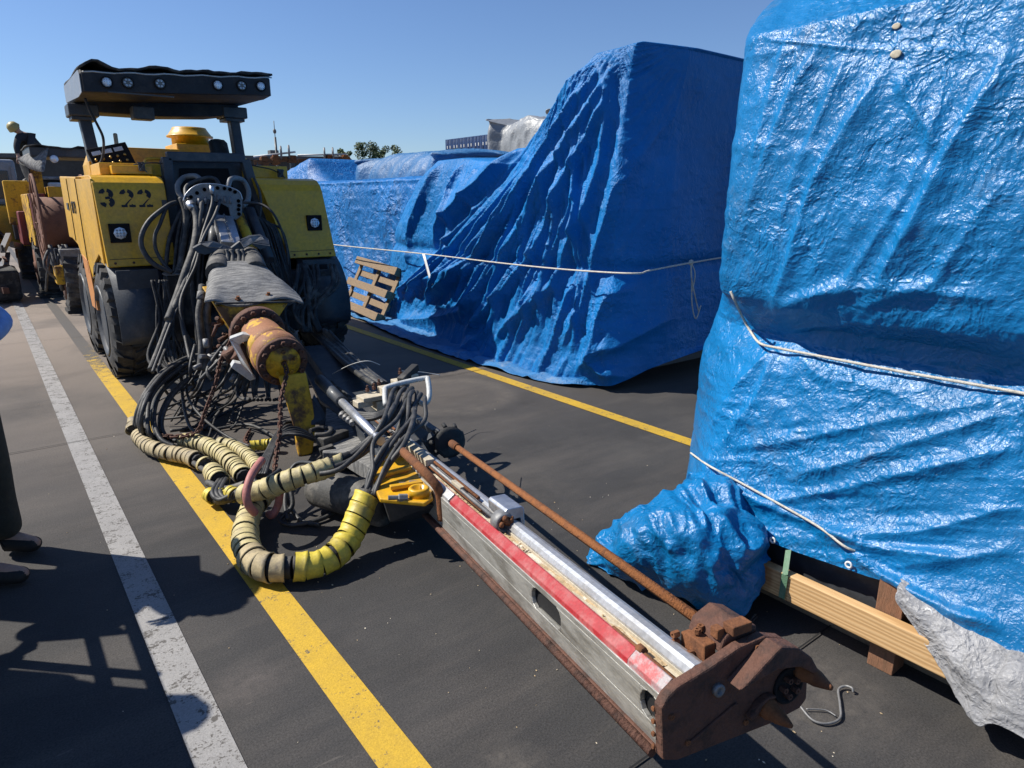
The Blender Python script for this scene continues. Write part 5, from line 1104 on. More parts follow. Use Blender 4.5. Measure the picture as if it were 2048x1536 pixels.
# drilled quadrant plate that carries the hoses at the bay
ql = [(366, 402), (372, 388), (385, 375), (402, 368), (430, 368), (455, 373), (478, 383), (485, 400), (484, 430), (472, 440), (462, 436), (458, 415), (440, 405), (420, 400), (396, 402), (380, 408), (374, 420), (370, 418)]
qy = 6.72
qp = MB().prism(py_([(a, b_, qy) for a, b_ in ql]), (0, .02, 0)).build("hose_plate", 'grey_metal', rig, .003)
mb = MB()
for (px, py) in ((382, 394), (394, 386), (409, 379), (435, 376), (449, 377), (460, 379), (470, 384), (477, 402), (478, 411), (477, 419), (478, 428), (422, 378)):
    c = PY(px, py, qy - .004); mb.lathe(c, (0, -1, 0), [(0, .017), (.004, .017), (.004, .012), (.0, .011), (0, .001)], 12)
mb.build("bored_holes", 'black_void', qp)
mb = MB(); e = [PY(px, py, qy - .002) for px, py in ql[:8]]; mb.tube(crom(e, 5), .005, 6); mb.build("plate_edge", 'silver', qp)
for P in (py_([(390, 405, 6.9), (362, 392, 7.0), (355, 372, 7.05), (368, 355, 7.1), (390, 352, 7.05), (402, 360, 7.0)]), py_([(456, 376, 6.8), (460, 360, 6.85), (472, 356, 6.9), (487, 362, 6.95), (497, 382, 6.95), (495, 402, 6.9), (484, 412, 6.85)])):
    MB().tube(crom(P, 6), .024, 10).build("hose_horn", 'horn_grey', rig)
random.seed(21)
# big sheathed hoses over the plate and down the front
big = [([(440, 372, 6.8), (430, 358, 6.9), (412, 356, 6.9), (385, 365, 6.9), (372, 375, 6.85), (372, 392, 6.75), (378, 400, 6.7)], .018),
       ([(384, 408, 6.66), (392, 430, 6.6), (393, 460, 6.5), (386, 500, 6.35), (372, 540, 6.2), (355, 590, 6.1), (336, 640, 5.9)], .030),
       ([(404, 404, 6.66), (400, 440, 6.55), (392, 490, 6.4), (380, 540, 6.2), (350, 610, 6.0), (320, 690, 5.8), (300, 740, 5.6)], .021),
       ([(417, 400, 6.68), (412, 440, 6.55), (402, 480, 6.4), (396, 520, 6.25), (380, 560, 6.15), (345, 640, 5.9), (322, 700, 5.7), (305, 745, 5.5)], .013),
       ([(425, 385, 6.66), (424, 410, 6.6), (408, 460, 6.45), (396, 500, 6.3), (372, 570, 6.1), (362, 620, 6.0), (372, 680, 5.8), (400, 730, 5.6)], .015),
       ([(440, 400, 6.66), (430, 430, 6.5), (405, 480, 6.3), (392, 530, 6.2), (362, 600, 6.0), (368, 660, 5.85), (380, 720, 5.6)], .014),
       ([(362, 395, 7.0), (372, 430, 6.95), (368, 480, 6.9), (360, 530, 6.8), (350, 560, 6.75)], .028),
       ([(480, 405, 6.8), (520, 408, 6.7), (545, 425, 6.6), (563, 460, 6.6), (574, 500, 6.6), (576, 530, 6.6)], .012),
       ([(508, 356, 7.1), (518, 380, 7.05), (522, 410, 7.0), (518, 440, 7.0)], .012)]
for P, r in big: hose(py_(P), r, 'thick_hose' if r > .02 else 'dusty_hose')
MB().tube([PY(423, 372, 6.64), PY(424, 388, 6.64)], .019, 10).build("hose_fitting", 'silver', rig)
MB().tube([PY(378, 405, 6.68), PY(386, 418, 6.64)], .034, 10).build("hose_fitting", 'silver', rig)
for (px, py) in ((398, 403), (411, 400), (436, 396), (450, 398), (461, 400)): MB().tube([PY(px, py - 6, 6.67), PY(px, py + 8, 6.66)], .014, 8).build("hose_fitting", 'grey_metal', rig)
# loops over the left nose panel
for k in range(2):
    d_ = k * 20; hose(py_([(352, 405, 6.95), (335 , 412, 6.9), (300 + d_, 440 + k * 8, 6.85), (283 + d_ * 1.35, 472, 6.82), (286 + d_ * 1.3, 500, 6.8), (308 + d_, 528, 6.75), (345, 545, 6.7)]), .022 - .006 * k)
# curtains of hanging hoses, left and right of the boom
for k in range(16):
    x0 = 344 + k * 5.5; o_ = random.uniform(-8, 8); y_ = random.uniform(6.7, 7.15)
    hose(py_([(x0 + 20, 410 + random.uniform(-20, 25), y_ + .1), (x0 + o_, 480, y_), (x0 - 8 + o_, 560, y_ - .1), (x0 - 16 + random.uniform(-10, 10), 650, y_ - .2), (x0 - 5 + random.uniform(-15, 25), 720, y_ - .3)]), random.choice([.010, .012, .016, .02]), 'black_rubber' if k % 3 else 'dusty_hose', 7, 6)
for k in range(16):
    o_ = random.uniform(-6, 6)
    hose(py_([(482 + k * 2.0, 400 + k * 3, 7.0), (500 + k * 3.6 + o_, 440 + k, 6.95), (520 + k * 3.4 + o_, 500, 6.9), (545 + k * 2.6, 560 + o_, 6.8), (560 + k * 2.6 + o_, 610, 6.7)]), random.choice([.009, .011, .013]), 'black_rubber' if k % 4 else 'dusty_hose', 7, 6)
# twin large hydraulic hoses with ferrules beside the boom head
for dx in (0, 16):
    hose(py_([(404 + dx, 572 - dx * .4, 5.6), (402 + dx, 600, 5.5), (398 + dx, 632, 5.45), (404 + dx * .9, 690, 5.4), (400 + dx * .3, 740, 5.35)]), .027, 'thick_hose')
    MB().tube([PY(404 + dx, 585, 5.53), PY(402 + dx, 600, 5.5)], .034, 10).build("hose_ferrule", 'rubber_mat', rig)
# hoses hanging behind right, under the nose box, dark clutter
for k in range(14):
    a = random.uniform(590, 680); b_ = random.uniform(560, 640)
    hose(py_([(a, 530, 6.8), (a + random.uniform(-15, 15), 570, 6.6), (b_, 620, 6.5), (b_ + random.uniform(0, 30), 665, 6.4)]), random.choice([.012, .016, .022]), 'black_rubber', 7, 5)
MB().box((2.35, 6.9, .35), (2.95, 7.3, .95)).build("hose_reel_box", 'black_rubber', rig, .02)
MB().box((1.5, 6.6, .32), (2.3, 7.3, .62)).build("axle_box", 'black_rubber', rig, .03)
# swept bundle from the boom head out to the left loop
loop = [([(470, 690), (430, 705), (375, 715), (330, 740), (295, 780), (276, 820), (270, 850)], [.50, .45, .42, .40, .36, .25, .14]),
        ([(455, 700), (400, 718), (350, 735), (310, 765), (288, 800), (278, 840), (285, 868)], [.45, .42, .38, .36, .33, .22, .10]),
        ([(440, 712), (380, 725), (330, 755), (300, 790), (292, 825), (295, 860), (310, 880)], [.42, .38, .36, .32, .25, .16, .08]),
        ([(430, 730), (370, 742), (330, 770), (310, 800), (305, 840), (318, 875), (345, 890)], [.38, .34, .30, .26, .20, .12, .08]),
        ([(425, 740), (380, 755), (345, 785), (325, 820), (320, 850), (330, 872), (350, 880)], [.34, .30, .26, .22, .16, .10, .08])]
for P, zs in loop:
    for q in range(2): hose([PZ(px + 3.5 * q, py + 2.5 * q, z + .012 * q) for (px, py), z in zip(P, zs)], .0145 if q else .017, 'dusty_hose' if q else 'thick_hose')
for P in ([(330, 700, .45), (318, 740, .40), (330, 780, .2), (360, 810, .08), (400, 830, .05)],
          [(372, 745, .30), (375, 790, .22), (400, 830, .15), (450, 870, .05), (500, 893, .03)],
          [(362, 742, .35), (366, 800, .2), (378, 850, .1), (400, 872, .06)],
          [(500, 770, .2), (440, 800, .15), (380, 830, .08), (325, 838, .06)],
          [(460, 745, .3), (420, 780, .2), (372, 800, .15), (330, 815, .12)],
          [(530, 790, .12), (470, 815, .06), (400, 850, .04), (340, 862, .04)],
          [(560, 880, .05), (500, 850, .03), (430, 858, .02), (360, 862, .02)],
          [(390, 690, .55), (380, 740, .4), (395, 780, .2), (440, 810, .1), (500, 800, .05)]):
    hose(pz(P), random.choice([.008, .010, .012]))
for P in ([(495, 640, 5.3), (440, 700, 5.1), (415, 740, 5.0), (425, 760, 4.95)], [(480, 690, 5.1), (440, 720, 5.0), (400, 760, 5.0)]): hose(py_(P), .014)
# fittings clutter by the chain
for k in range(14):
    mb = MB(); c = PY(random.uniform(400, 470), random.uniform(690, 750), 5.0 + random.uniform(-.1, .2)); d = V((random.uniform(-1, 1), random.uniform(-1, .3), random.uniform(-.5, .5))).normalized(); mb.tube([c, c + d * .06], random.uniform(.012, .02), 6); mb.build("hose_fitting", 'grey_metal', rig)
for k in range(26):
    mb = MB(); c = PY(random.uniform(425, 475), random.uniform(625, 720), 5.25 + random.uniform(-.1, .2)); d = V((random.uniform(-1, 1), random.uniform(-1, .3), random.uniform(-.8, .8))).normalized(); mb.tube([c, c + d * random.uniform(.03, .09)], random.uniform(.006, .018), 6); mb.build("swivel_fitting", 'rusty_iron', rig)

# ---- spiral guard sleeves
def sleeve(pts, r, mat, pitch=0.05, gap=0.12, name="spiral_sleeve", r1=None, core=True, k=10, jitter=.06):
    P = crom(pts, k); seg = [0]
    for i in range(1, len(P)): seg.append(seg[-1] + (P[i] - P[i - 1]).length)
    L_ = seg[-1]; mb = MB(); s = 0.0; rs = random.Random(int(L_ * 1000))
    def at(d):
        d = min(max(d, 0), L_); i = max(1, min(len(seg) - 1, next((q for q, v in enumerate(seg) if v >= d), len(seg) - 1))); t = (d - seg[i - 1]) / max(seg[i] - seg[i - 1], 1e-6)
        return P[i - 1].lerp(P[i], t), (P[i] - P[i - 1]).normalized()
    while s < L_ - pitch * .5:
        w = pitch * (1 - gap); rr = r * (1 + rs.uniform(-jitter, jitter)); ring = []; m = 4
        tl = V((rs.uniform(-1, 1), rs.uniform(-1, 1), rs.uniform(-1, 1))) * .06
        cols = []
        for q in range(m + 1):
            c, d = at(s + w * q / m); d = (d + tl).normalized(); sx, u, _ = basis(d); ro = rr * (1.0 - .05 * (1 - abs(2 * q / m - 1)) + .035 * (q / m))
            cols.append((c, sx, u, ro))
        n = 20; tw = rs.uniform(0, 6)
        for q, (c, sx, u, ro) in enumerate(cols):
            for e in range(n): a = 2 * math.pi * e / n; sk = .18 * pitch * math.sin(a + tw); mb.v.append(tuple(c + (sx * math.cos(a) + u * math.sin(a)) * ro + at(s)[1] * sk))
        for q, (c, sx, u, ro) in reversed(list(enumerate(cols))):
            if q in (0, m):
                for e in range(n): a = 2 * math.pi * e / n; sk = .18 * pitch * math.sin(a + tw); mb.v.append(tuple(c + (sx * math.cos(a) + u * math.sin(a)) * (ro - .006) + at(s)[1] * sk))
        o = len(mb.v) - n * (m + 3)
        for q in range(m + 2):
            for e in range(n): a = o + q * n + e; b_ = o + q * n + (e + 1) % n; mb.f.append((a, b_, b_ + n, a + n)); mb.sm.append(True)
        s += pitch
    o = mb.build(name, mat, rig)
    if core: MB().tube(P, r * .80, 10).build("inner_hose", 'black_rubber', o)
    return o
sleeve(pz([(278, 872, .07), (300, 893, .07), (335, 905, .07), (372, 912, .07), (398, 922, .07)]), .052, 'sleeve_old', .052)
sleeve(pz([(272, 840, .14), (270, 860, .09)]), .058, 'sleeve_old', .055)
for dx, dy in ((0, 0), (9, -6), (-4, 8), (13, 6)): hose(pz([(392 + dx, 918 + dy, .07), (420 + dx, 938 + dy, .08), (440 + dx, 960 + dy, .08)]), .016, 'thick_hose')
sleeve(pz([(408, 928, .08), (412, 930, .08)]), .052, 'sleeve_cream', .05)
sleeve(pz([(425, 943, .09), (440, 962, .09)]), .056, 'sleeve_cream', .045)
sleeve(pz([(368, 882, .09), (405, 888, .09), (440, 905, .09), (468, 930, .09), (490, 955, .10)]), .055, 'sleeve_cream', .046)
sleeve(pz([(440, 886, .13), (472, 895, .12), (500, 915, .12), (520, 940, .12)]), .042, 'sleeve_cream', .034)
sleeve(pz([(500, 892, .06), (530, 889, .06), (548, 886, .07)]), .036, 'sleeve_yellow', .034)
for k in range(3): hose(pz([(440 + 6 * k, 958, .10), (425 + 8 * k, 985, .10), (440 + 10 * k, 1000, .08), (470 + 8 * k, 985, .12)]), .015, 'dusty_hose')
for P in ([(418, 988, .07), (428, 994, .07)], [(440, 990, .07), (450, 994, .07)], [(460, 985, .10), (474, 992, .10)]): sleeve(pz(P), .042, 'sleeve_yellow', .03)
hose(pz([(415, 985, .06), (440, 1000, .06), (480, 985, .12), (500, 975, .18)]), .028, 'thick_hose')
hose(pz([(415, 965, .09), (450, 978, .09), (490, 968, .14)]), .02, 'thick_hose')
sleeve(pz([(486, 988, .18), (530, 978, .22), (580, 960, .27), (630, 944, .30), (665, 932, .31)]), .054, 'sleeve_cream', .050)
sleeve(pz([(640, 937, .31), (700, 912, .34)]), .036, 'sleeve_cream', .07, .3)
sleeve(pz([(532, 985, .12), (508, 1010, .10), (494, 1045, .08), (491, 1085, .075), (500, 1108, .075)]), .062, 'sleeve_cream', .058)
sleeve(pz([(501, 1112, .075), (515, 1128, .075), (545, 1136, .075), (585, 1135, .075)]), .064, 'sleeve_old', .060)
sleeve(pz([(588, 1134, .075), (635, 1128, .075), (672, 1108, .085), (700, 1072, .12), (718, 1030, .19), (736, 985, .27)]), .062, 'sleeve_yellow', .060)
# pink wrapped loop
hose(pz([(524, 920, .36), (503, 950, .34), (493, 985, .28), (497, 1010, .22), (510, 1026, .16)]), .020, 'pink_hose', 10)
hose(pz([(560, 985, .20), (556, 1010, .12), (545, 1030, .07), (538, 1028, .06)]), .020, 'pink_hose', 10)
# bundle from the sleeves up to the handle frame
ends = [(782, 792), (792, 788), (800, 790), (810, 795), (818, 796), (826, 800), (834, 806)]
for k, e in enumerate(ends[:4]):
    hose(wob([PZ(*q) for q in [(640 + k * 7, 948 - k * 6, .31), (690 + k * 8, 932 - k * 12, .34), (738 + k * 11, 886 - k * 8, .40), (768 + k * 10, 842 - k * 8, .47), (e[0], e[1], .50), (e[0] + 14, e[1] - 18, .50)]], .022), .0175 if k % 2 else .014, 'dusty_hose')
for k, e in enumerate(ends[2:]):
    hose(wob([PZ(*q) for q in [(728 + k * 5, 992, .27), (738 + k * 9, 945 - k, .34), (756 + k * 15, 888, .42 + .02 * (k % 2)), (790 + k * 12, 840, .47), (e[0] + 8, e[1] + 6, .50), (e[0] + 16, e[1] - 12, .50)]], .026), .015 if k % 2 else .0125, 'dusty_hose')
for k in range(4): hose(pz([(835 - k * 5, 805, .48), (820 - k * 6, 835 + k * 3, .40), (812 - k * 6, 865, .36), (800 - k * 5, 895, .30)]), .013, 'dusty_hose')
for k in range(4): hose(pz([(690, 822 + 4 * k, .36), (720, 826 + 4 * k, .38), (750, 828 + 3 * k, .40), (780, 818 + 2 * k, .42)]), .012, 'dusty_hose')
MB().tube([PZ(693, 815, .38), PZ(688, 830, .36), PZ(700, 842, .34)], .009, 8).build("hose_clip", 'silver', rig)
# bundle from under the machine to the valve block
for k in range(9):
    o_ = k * 5; hose(pz([(610 + o_ * 1.2, 650 + o_ * .3, .42), (650 + o_ * 1.0, 690 + o_ * .15, .30), (700 + o_ * .9, 735 + o_ * .1, .36), (750 + o_ * .6, 770 - o_ * .05, .44)]), .016 if k % 3 else .022, 'thick_hose' if k % 2 else 'dusty_hose')
for k in range(5): hose(pz([(612 + k * 6, 700 + k * 8, .25), (660 + k * 5, 760 + k * 5, .25), (700 + k * 2, 795 + k * 6, .34)]), .013, 'black_rubber')
MB().prism([PZ(590, 700, .2), PZ(620, 690, .22), PZ(720, 800, .2), PZ(740, 870, .16), (PZ(640, 800, .16))], (0, 0, -.03)).build("guard_sheet", 'dark_steel', rig, .004)
# hoses looping near the cradle foot
for k in range(6):
    a = k * 5; hose(pz([(640 - a, 885 - a, .12), (600 - a, 870 - a * 1.0, .20), (565 - a * .6, 872, .20), (545 - a * .5, 905, .16), (530 - a, 950, .14)]), .011, 'dusty_hose')
for P in ([(575, 960, .2), (585, 1010, .1), (560, 1040, .04), (590, 1050, .02), (650, 1035, .02), (680, 1010, .03)], [(560, 960, .2), (575, 1000, .08), (600, 1040, .02), (640, 1050, .02)], [(640, 930, .3), (600, 925, .25), (580, 945, .2), (570, 1000, .1), (575, 1040, .05)], [(520, 935, .25), (508, 955, .22), (520, 965, .2), (560, 940, .2)]): hose(pz(P), .012, 'dusty_hose')
mb = MB(); mb.bar(PZ(640, 885, .16), PZ(690, 866, .16), .08, .06); mb.bar(PZ(640, 905, .12), PZ(668, 895, .14), .05, .05); mb.build("hose_clamp_block", 'black_rubber', rig, .008)
mb = MB(); mb.tube([p for p in crom(pz([(620, 862, .2), (640, 856, .2), (662, 858, .2), (655, 868, .2), (630, 870, .2)]), 5)], .016, 8); mb.build("rubber_ring", 'black_rubber', rig)
# thin cable arcing across the gap
hose(pz([(665, 748, .3), (700, 730, .5), (735, 722, .55), (760, 730, .5)]), .003, 'light_grey_paint', 5)
hose(pz([(800, 742, .5), (840, 744, .45), (880, 750, .42)]), .003, 'light_grey_paint', 5)
# ---- chains
def chain(pts, link=.045, wire=.0055, name="chain"):
    P = crom(pts, 10); seg = [0]
    for i in range(1, len(P)): seg.append(seg[-1] + (P[i] - P[i - 1]).length)
    mb = MB(); s = 0; k = 0; step = link * .72
    while s < seg[-1] - step:
        def at(d):
            i = max(1, min(len(seg) - 1, next((q for q, v in enumerate(seg) if v >= d), len(seg) - 1))); t = (d - seg[i - 1]) / max(seg[i] - seg[i - 1], 1e-6); return P[i - 1].lerp(P[i], min(max(t, 0), 1))
        a, b_ = at(s), at(s + step); d = (b_ - a).normalized(); sx, u, _ = basis(d); w = sx if k % 2 else u; c = (a + b_) / 2; L2 = link / 2 - link * .19; W = link * .24; path = []
        for q in range(7): an = -math.pi / 2 + math.pi * q / 6; path.append(c + d * (L2 + W * math.cos(an)) + w * (W * math.sin(an)))
        for q in range(7): an = math.pi / 2 + math.pi * q / 6; path.append(c + d * (-L2 + W * math.cos(an)) + w * (W * math.sin(an)))
        mb.tube(path, wire, 6, closed=True); s += step; k += 1
    return mb.build(name, 'rusty_iron', rig)
chain([FC, FC + V((0, -.03, -.06)), PY(562, 800, 4.2), PY(560, 860, 4.05), PY(552, 915, 3.9), PY(549, 950, 3.75)])
chain([PY(475, 640, 5.2), PY(462, 680, 5.05), PY(442, 720, 4.95), PY(430, 770, 4.8), PY(408, 830, 4.7), PY(398, 860, 4.65), PY(370, 872, 4.7), PY(330, 872, 4.8), PY(290, 868, 5.0)], .05)
chain([PZ(500, 860, .02), PZ(490, 880, .02), PZ(500, 895, .02)], .04)

# loose bits on the ground by the feed
mb = MB(); mb.tube(crom(pz([(1600, 1412, .02), (1625, 1440, .01), (1655, 1447, .01), (1680, 1436, .01), (1680, 1408, .01), (1677, 1380, .01), (1690, 1372, .015), (1704, 1376, .02), (1706, 1384, .01)]), 7), .0042, 7)
mb.tube(crom(pz([(1612, 1418, .01), (1650, 1420, .01), (1672, 1432, .01)]), 6), .0025, 6)
tag(mb.build("wire_rope", 'grey_metal'), "stiff grey wire rope end curled into a hook on the ground", "wire rope")
mb = MB(); random.seed(31)
for P in ([(1478, 1272), (1490, 1255), (1505, 1235), (1512, 1228)], [(1480, 1275), (1488, 1250), (1484, 1240), (1482, 1232)], [(1486, 1268), (1500, 1250), (1514, 1232)], [(1482, 1262), (1494, 1246), (1488, 1232)]): mb.tube(crom(pz([(a, b_, .012 + .015 * i) for i, (a, b_) in enumerate(P)]), 5), .004, 6)
tag(mb.build("cable_ties", 'black_rubber'), "small tangle of black wires on the ground behind the front plate", "wires")
mb = MB(); random.seed(41)
for k in range(200):
    x, y = random.uniform(.9, 2.4), random.uniform(.7, 3.0)
    if k > 110: x, y = random.uniform(-.1, 3.4), random.uniform(1.6, 7)
    s_ = random.uniform(.0015, .0045); mb.ball((x, y, s_ * .5), s_, 4, (1, random.uniform(.6, 2.0), .5))
o = mb.build("debris", 'sand'); tag(o, "scattered grit and splinters on the yard", "grit", kind="stuff")

# small rig details: panel seams, hinges, rivets, scuffed edge strips
for x0_, x1_ in ((0.875, 1.415), (2.50, 2.985)):
    mb = MB()
    for z in (1.14,): a, b_ = onface(x0_ + .01, z), onface(x1_ - .01, z); mb.bar(a + V((0, .002, 0)), b_ + V((0, .002, 0)), .006, .004)
    mb.build("panel_seam", 'stencil_black', rig)
    for k in range(4): a = onface(x0_ + .05 + k * (x1_ - x0_ - .1) / 3, 1.105); MB().lathe(a, (0, -1, 0), [(0, .011), (.006, .010), (.008, .001)], 8).build("bolt", 'rusty_iron', rig)
for z in (1.30, 1.62):
    a = onface(1.41, z); MB().box(a + V((-.03, -.010, -.03)), a + V((.012, .01, .03))).build("hinge", 'dark_steel', rig, .003)
mb = MB(); mb.bar((0.797, 7.82, .96), (0.797, 7.82, 1.84), .006, .008, (1, 0, 0)); mb.build("panel_seam", 'stencil_black', rig)
mb = MB(); mb.bar((0.797, 8.55, 1.24), (0.797, 8.55, 1.86), .006, .008, (1, 0, 0)); mb.build("panel_seam", 'stencil_black', rig)
mb = MB(); mb.box((0.790, 8.7, 1.55), (0.80, 8.85, 1.62)); mb.build("door_latch", 'dark_steel', rig, .003)
# extra slack hoses under the boom head and across the ground
random.seed(77)
for k in range(16):
    x_, y_ = random.uniform(400, 520), random.uniform(760, 800); dx = random.uniform(-120, -30)
    hose([PZ(x_, y_ - 50, .42), PZ(x_ + dx * .3, y_, .18 + random.uniform(0, .1)), PZ(x_ + dx * .7, y_ + random.uniform(20, 60), .04 + random.uniform(0, .06)), PZ(x_ + dx, y_ + random.uniform(50, 90), .03)], random.choice([.007, .009, .012]), random.choice(['dusty_hose', 'black_rubber']))
for k in range(9):
    hose([PY(490 + k * 9, 700, 5.1), PY(480 + k * 12, 745, 5.0), PY(470 + k * 14 + random.uniform(-10, 10), 790, 4.9), PY(500 + k * 8, 800, 4.7)], random.choice([.009, .012]), 'black_rubber')
for k in range(8):
    x_ = random.uniform(300, 345); hose([PY(x_, 560, 6.6), PY(x_ + random.uniform(-10, 25), 640, 6.5), PY(x_ + random.uniform(-10, 30), 720, 6.3), PY(x_ + 60, 770, 5.9)], random.choice([.010, .014]), 'black_rubber')

# ================================================================ PEOPLE
def skin(name, nodes, edges, root, mat, parent, sub=2):
    base = ORG[parent.name]; keys = list(nodes); me = bpy.data.meshes.new(name)
    me.from_pydata([tuple(V(nodes[k][0]) - base) for k in keys], [(keys.index(a), keys.index(b)) for a, b in edges], [])
    o = bpy.data.objects.new(name, me); COL.objects.link(o); o.parent = parent; ORG[o.name] = base; me.materials.append(MATS[mat])
    m = o.modifiers.new("skin", 'SKIN'); m.use_smooth_shade = True
    sv = me.skin_vertices[0].data
    for i, k in enumerate(keys):
        r = nodes[k][1]; sv[i].radius = (r, r) if not isinstance(r, tuple) else r; sv[i].use_root = (k == root)
    s = o.modifiers.new("sub", 'SUBSURF'); s.levels = sub; s.render_levels = sub
    return o
def person(label, loc, J, top='shirt_blue', hat=None, group=None, cat="person"):
    """J: joint positions in world space"""
    p = thing("person", label, cat, loc, group)
    Vn = {k: V(v) for k, v in J.items()}
    up = (Vn['head'] - Vn['chest']).normalized()
    n = {'pel': (Vn['pel'], (.13, .10)), 'bel': (Vn['pel'].lerp(Vn['chest'], .5), (.12, .10)), 'chest': (Vn['chest'], (.15, .11)), 'neck': (Vn['chest'] + (Vn['head'] - Vn['chest']) * .55, .05),
         'jaw': (Vn['head'] - up * .06, .065), 'head': (Vn['head'], (.078, .095)), 'crown': (Vn['head'] + up * .075, .066)}
    e = [('pel', 'bel'), ('bel', 'chest'), ('chest', 'neck'), ('neck', 'jaw'), ('jaw', 'head'), ('head', 'crown')]
    for s in 'LR':
        n['sh' + s] = (Vn['sh' + s], .055); n['el' + s] = (Vn['el' + s], .036); n['wr' + s] = (Vn['wr' + s], .024); n['hip' + s] = (Vn['hip' + s], .085); n['kn' + s] = (Vn['kn' + s], .052); n['an' + s] = (Vn['an' + s], .036)
        e += [('chest', 'sh' + s), ('sh' + s, 'el' + s), ('el' + s, 'wr' + s), ('pel', 'hip' + s), ('hip' + s, 'kn' + s), ('kn' + s, 'an' + s)]
        d = (Vn['wr' + s] - Vn['el' + s]).normalized(); sx, u, _ = basis(d); pm = Vn['wr' + s] + d * .075; n['pm' + s] = (pm, (.036, .018)); e.append(('wr' + s, 'pm' + s))
        for q, (o_, L_) in enumerate(((-.03, .070), (-.01, .082), (.011, .076), (.031, .060))):
            a, b, c = 'f%d' % q + s, 'g%d' % q + s, 'h%d' % q + s
            n[a] = (pm + d * .03 + sx * o_, .0095); n[b] = (n[a][0] + d * L_ * .55 + sx * o_ * .3 - u * .012, .0085); n[c] = (n[b][0] + d * L_ * .4 - u * .030, .0075); e += [('pm' + s, a), (a, b), (b, c)]
        n['t' + s] = (Vn['wr' + s] + d * .05 - sx * .052, .0105); n['tt' + s] = (n['t' + s][0] + d * .04 - sx * .018 - u * .01, .009); e += [('wr' + s, 't' + s), ('t' + s, 'tt' + s)]
        toe = Vn['an' + s] + V(J.get('toe' + s, (0, -.17, 0))) ; n['toe' + s] = (V((toe.x, toe.y, .035 + loc[2])), .035); e.append(('an' + s, 'toe' + s))
    skin("body", n, e, 'pel', 'skin', p)
    f = V(J.get('face', (0, -1, 0))).normalized(); hc = Vn['head']; sx = f.cross(up).normalized()
    mb = MB(); mb.ball(hc + f * .098 - up * .01, .017, 6, (1, 1, 1.6)); 
    for s in (-1, 1): mb.ball(hc + sx * s * .082 - up * .01, .022, 6, (.6, .8, 1.3))
    mb.build("face_features", 'skin', p)
    mb = MB()
    for s in (-1, 1): mb.ball(hc + f * .088 + sx * s * .032 + up * .015, .010, 6)
    mb.ball(hc + f * .086 - up * .045, .012, 6, (1.6, 1.0, .5)); mb.build("eyes_and_mouth", 'hair', p)
    if hat: MB().lathe(hc + up * .03, up, [(-.01, .125), (.0, .12), (.02, .115), (.07, .10), (.10, .07), (.115, .03), (.118, .001)], 20).build("helmet", 'helmet', p)
    else: MB().ball(hc + up * .03 - f * .012, .108, 10, (.95, 1.0, .95)).build("hair", 'hair', p)
    sh = {'w': (Vn['pel'] - V((0, 0, .05)), (.165, .13)), 'b': (n['bel'][0], (.16, .13)), 'c': (Vn['chest'], (.175, .125)), 'n': (Vn['chest'] + (Vn['head'] - Vn['chest']) * .42, .065)}; es = [('w', 'b'), ('b', 'c'), ('c', 'n')]
    for s in 'LR':
        sh['s' + s] = (Vn['sh' + s], .075); sh['m' + s] = (Vn['sh' + s].lerp(Vn['el' + s], .5), .066); sh['e' + s] = (Vn['el' + s], .058); sh['f' + s] = (Vn['el' + s].lerp(Vn['wr' + s], .55), .050); es += [('c', 's' + s), ('s' + s, 'm' + s), ('m' + s, 'e' + s), ('e' + s, 'f' + s)]
        if top != 'shirt_blue': sh['g' + s] = (Vn['el' + s].lerp(Vn['wr' + s], .95), .042); es.append(('f' + s, 'g' + s))
    skin("shirt", sh, es, 'b', top, p)
    tr = {'p': (Vn['pel'], (.15, .115))}; et = []
    for s in 'LR':
        tr['h' + s] = (Vn['hip' + s], .105); tr['q' + s] = (Vn['hip' + s].lerp(Vn['kn' + s], .5), .092); tr['k' + s] = (Vn['kn' + s], .078); tr['c' + s] = (Vn['kn' + s].lerp(Vn['an' + s], .5), .076); tr['a' + s] = (Vn['an' + s] + V((0, 0, -.015)), .088); et += [('p', 'h' + s), ('h' + s, 'q' + s), ('q' + s, 'k' + s), ('k' + s, 'c' + s), ('c' + s, 'a' + s)]
    skin("trousers", tr, et, 'p', 'trousers', p)
    for s in 'LR':
        a = Vn['an' + s]; t = V(J.get('toe' + s, (0, -.17, 0))); z0 = loc[2]
        skin("shoe", {'h': (V((a.x, a.y, z0 + .055)) - t * .25, (.048, .05)), 'm': (V((a.x, a.y, z0 + .05)) + t * .35, (.05, .045)), 't': (V((a.x, a.y, z0 + .038)) + t, (.046, .034)), 'an': (a, .05)}, [('h', 'm'), ('m', 't'), ('h', 'an')], 'h', 'shoe', p, 2)
    return p
person("person in light blue shirt and dark trousers standing at the left edge, elbow out", (-.2, 3.72, 0),
       dict(pel=(-.24, 3.78, .95), chest=(-.36, 3.80, 1.30), head=(-.50, 3.84, 1.58), shL=(-.24, 3.70, 1.36), elL=(.035, 3.76, 1.12), wrL=(-.20, 3.50, 1.02),
            shR=(-.52, 3.92, 1.36), elR=(-.66, 3.90, 1.08), wrR=(-.6, 3.72, .88), hipL=(-.15, 3.76, .88), knL=(-.12, 3.80, .48), anL=(-.13, 3.86, .09), hipR=(-.33, 3.72, .88), knR=(-.26, 3.62, .48), anR=(-.22, 3.55, .09),
            toeL=(.13, -.10, 0), toeR=(.16, -.09, 0), face=(-.5, -1, 0)))
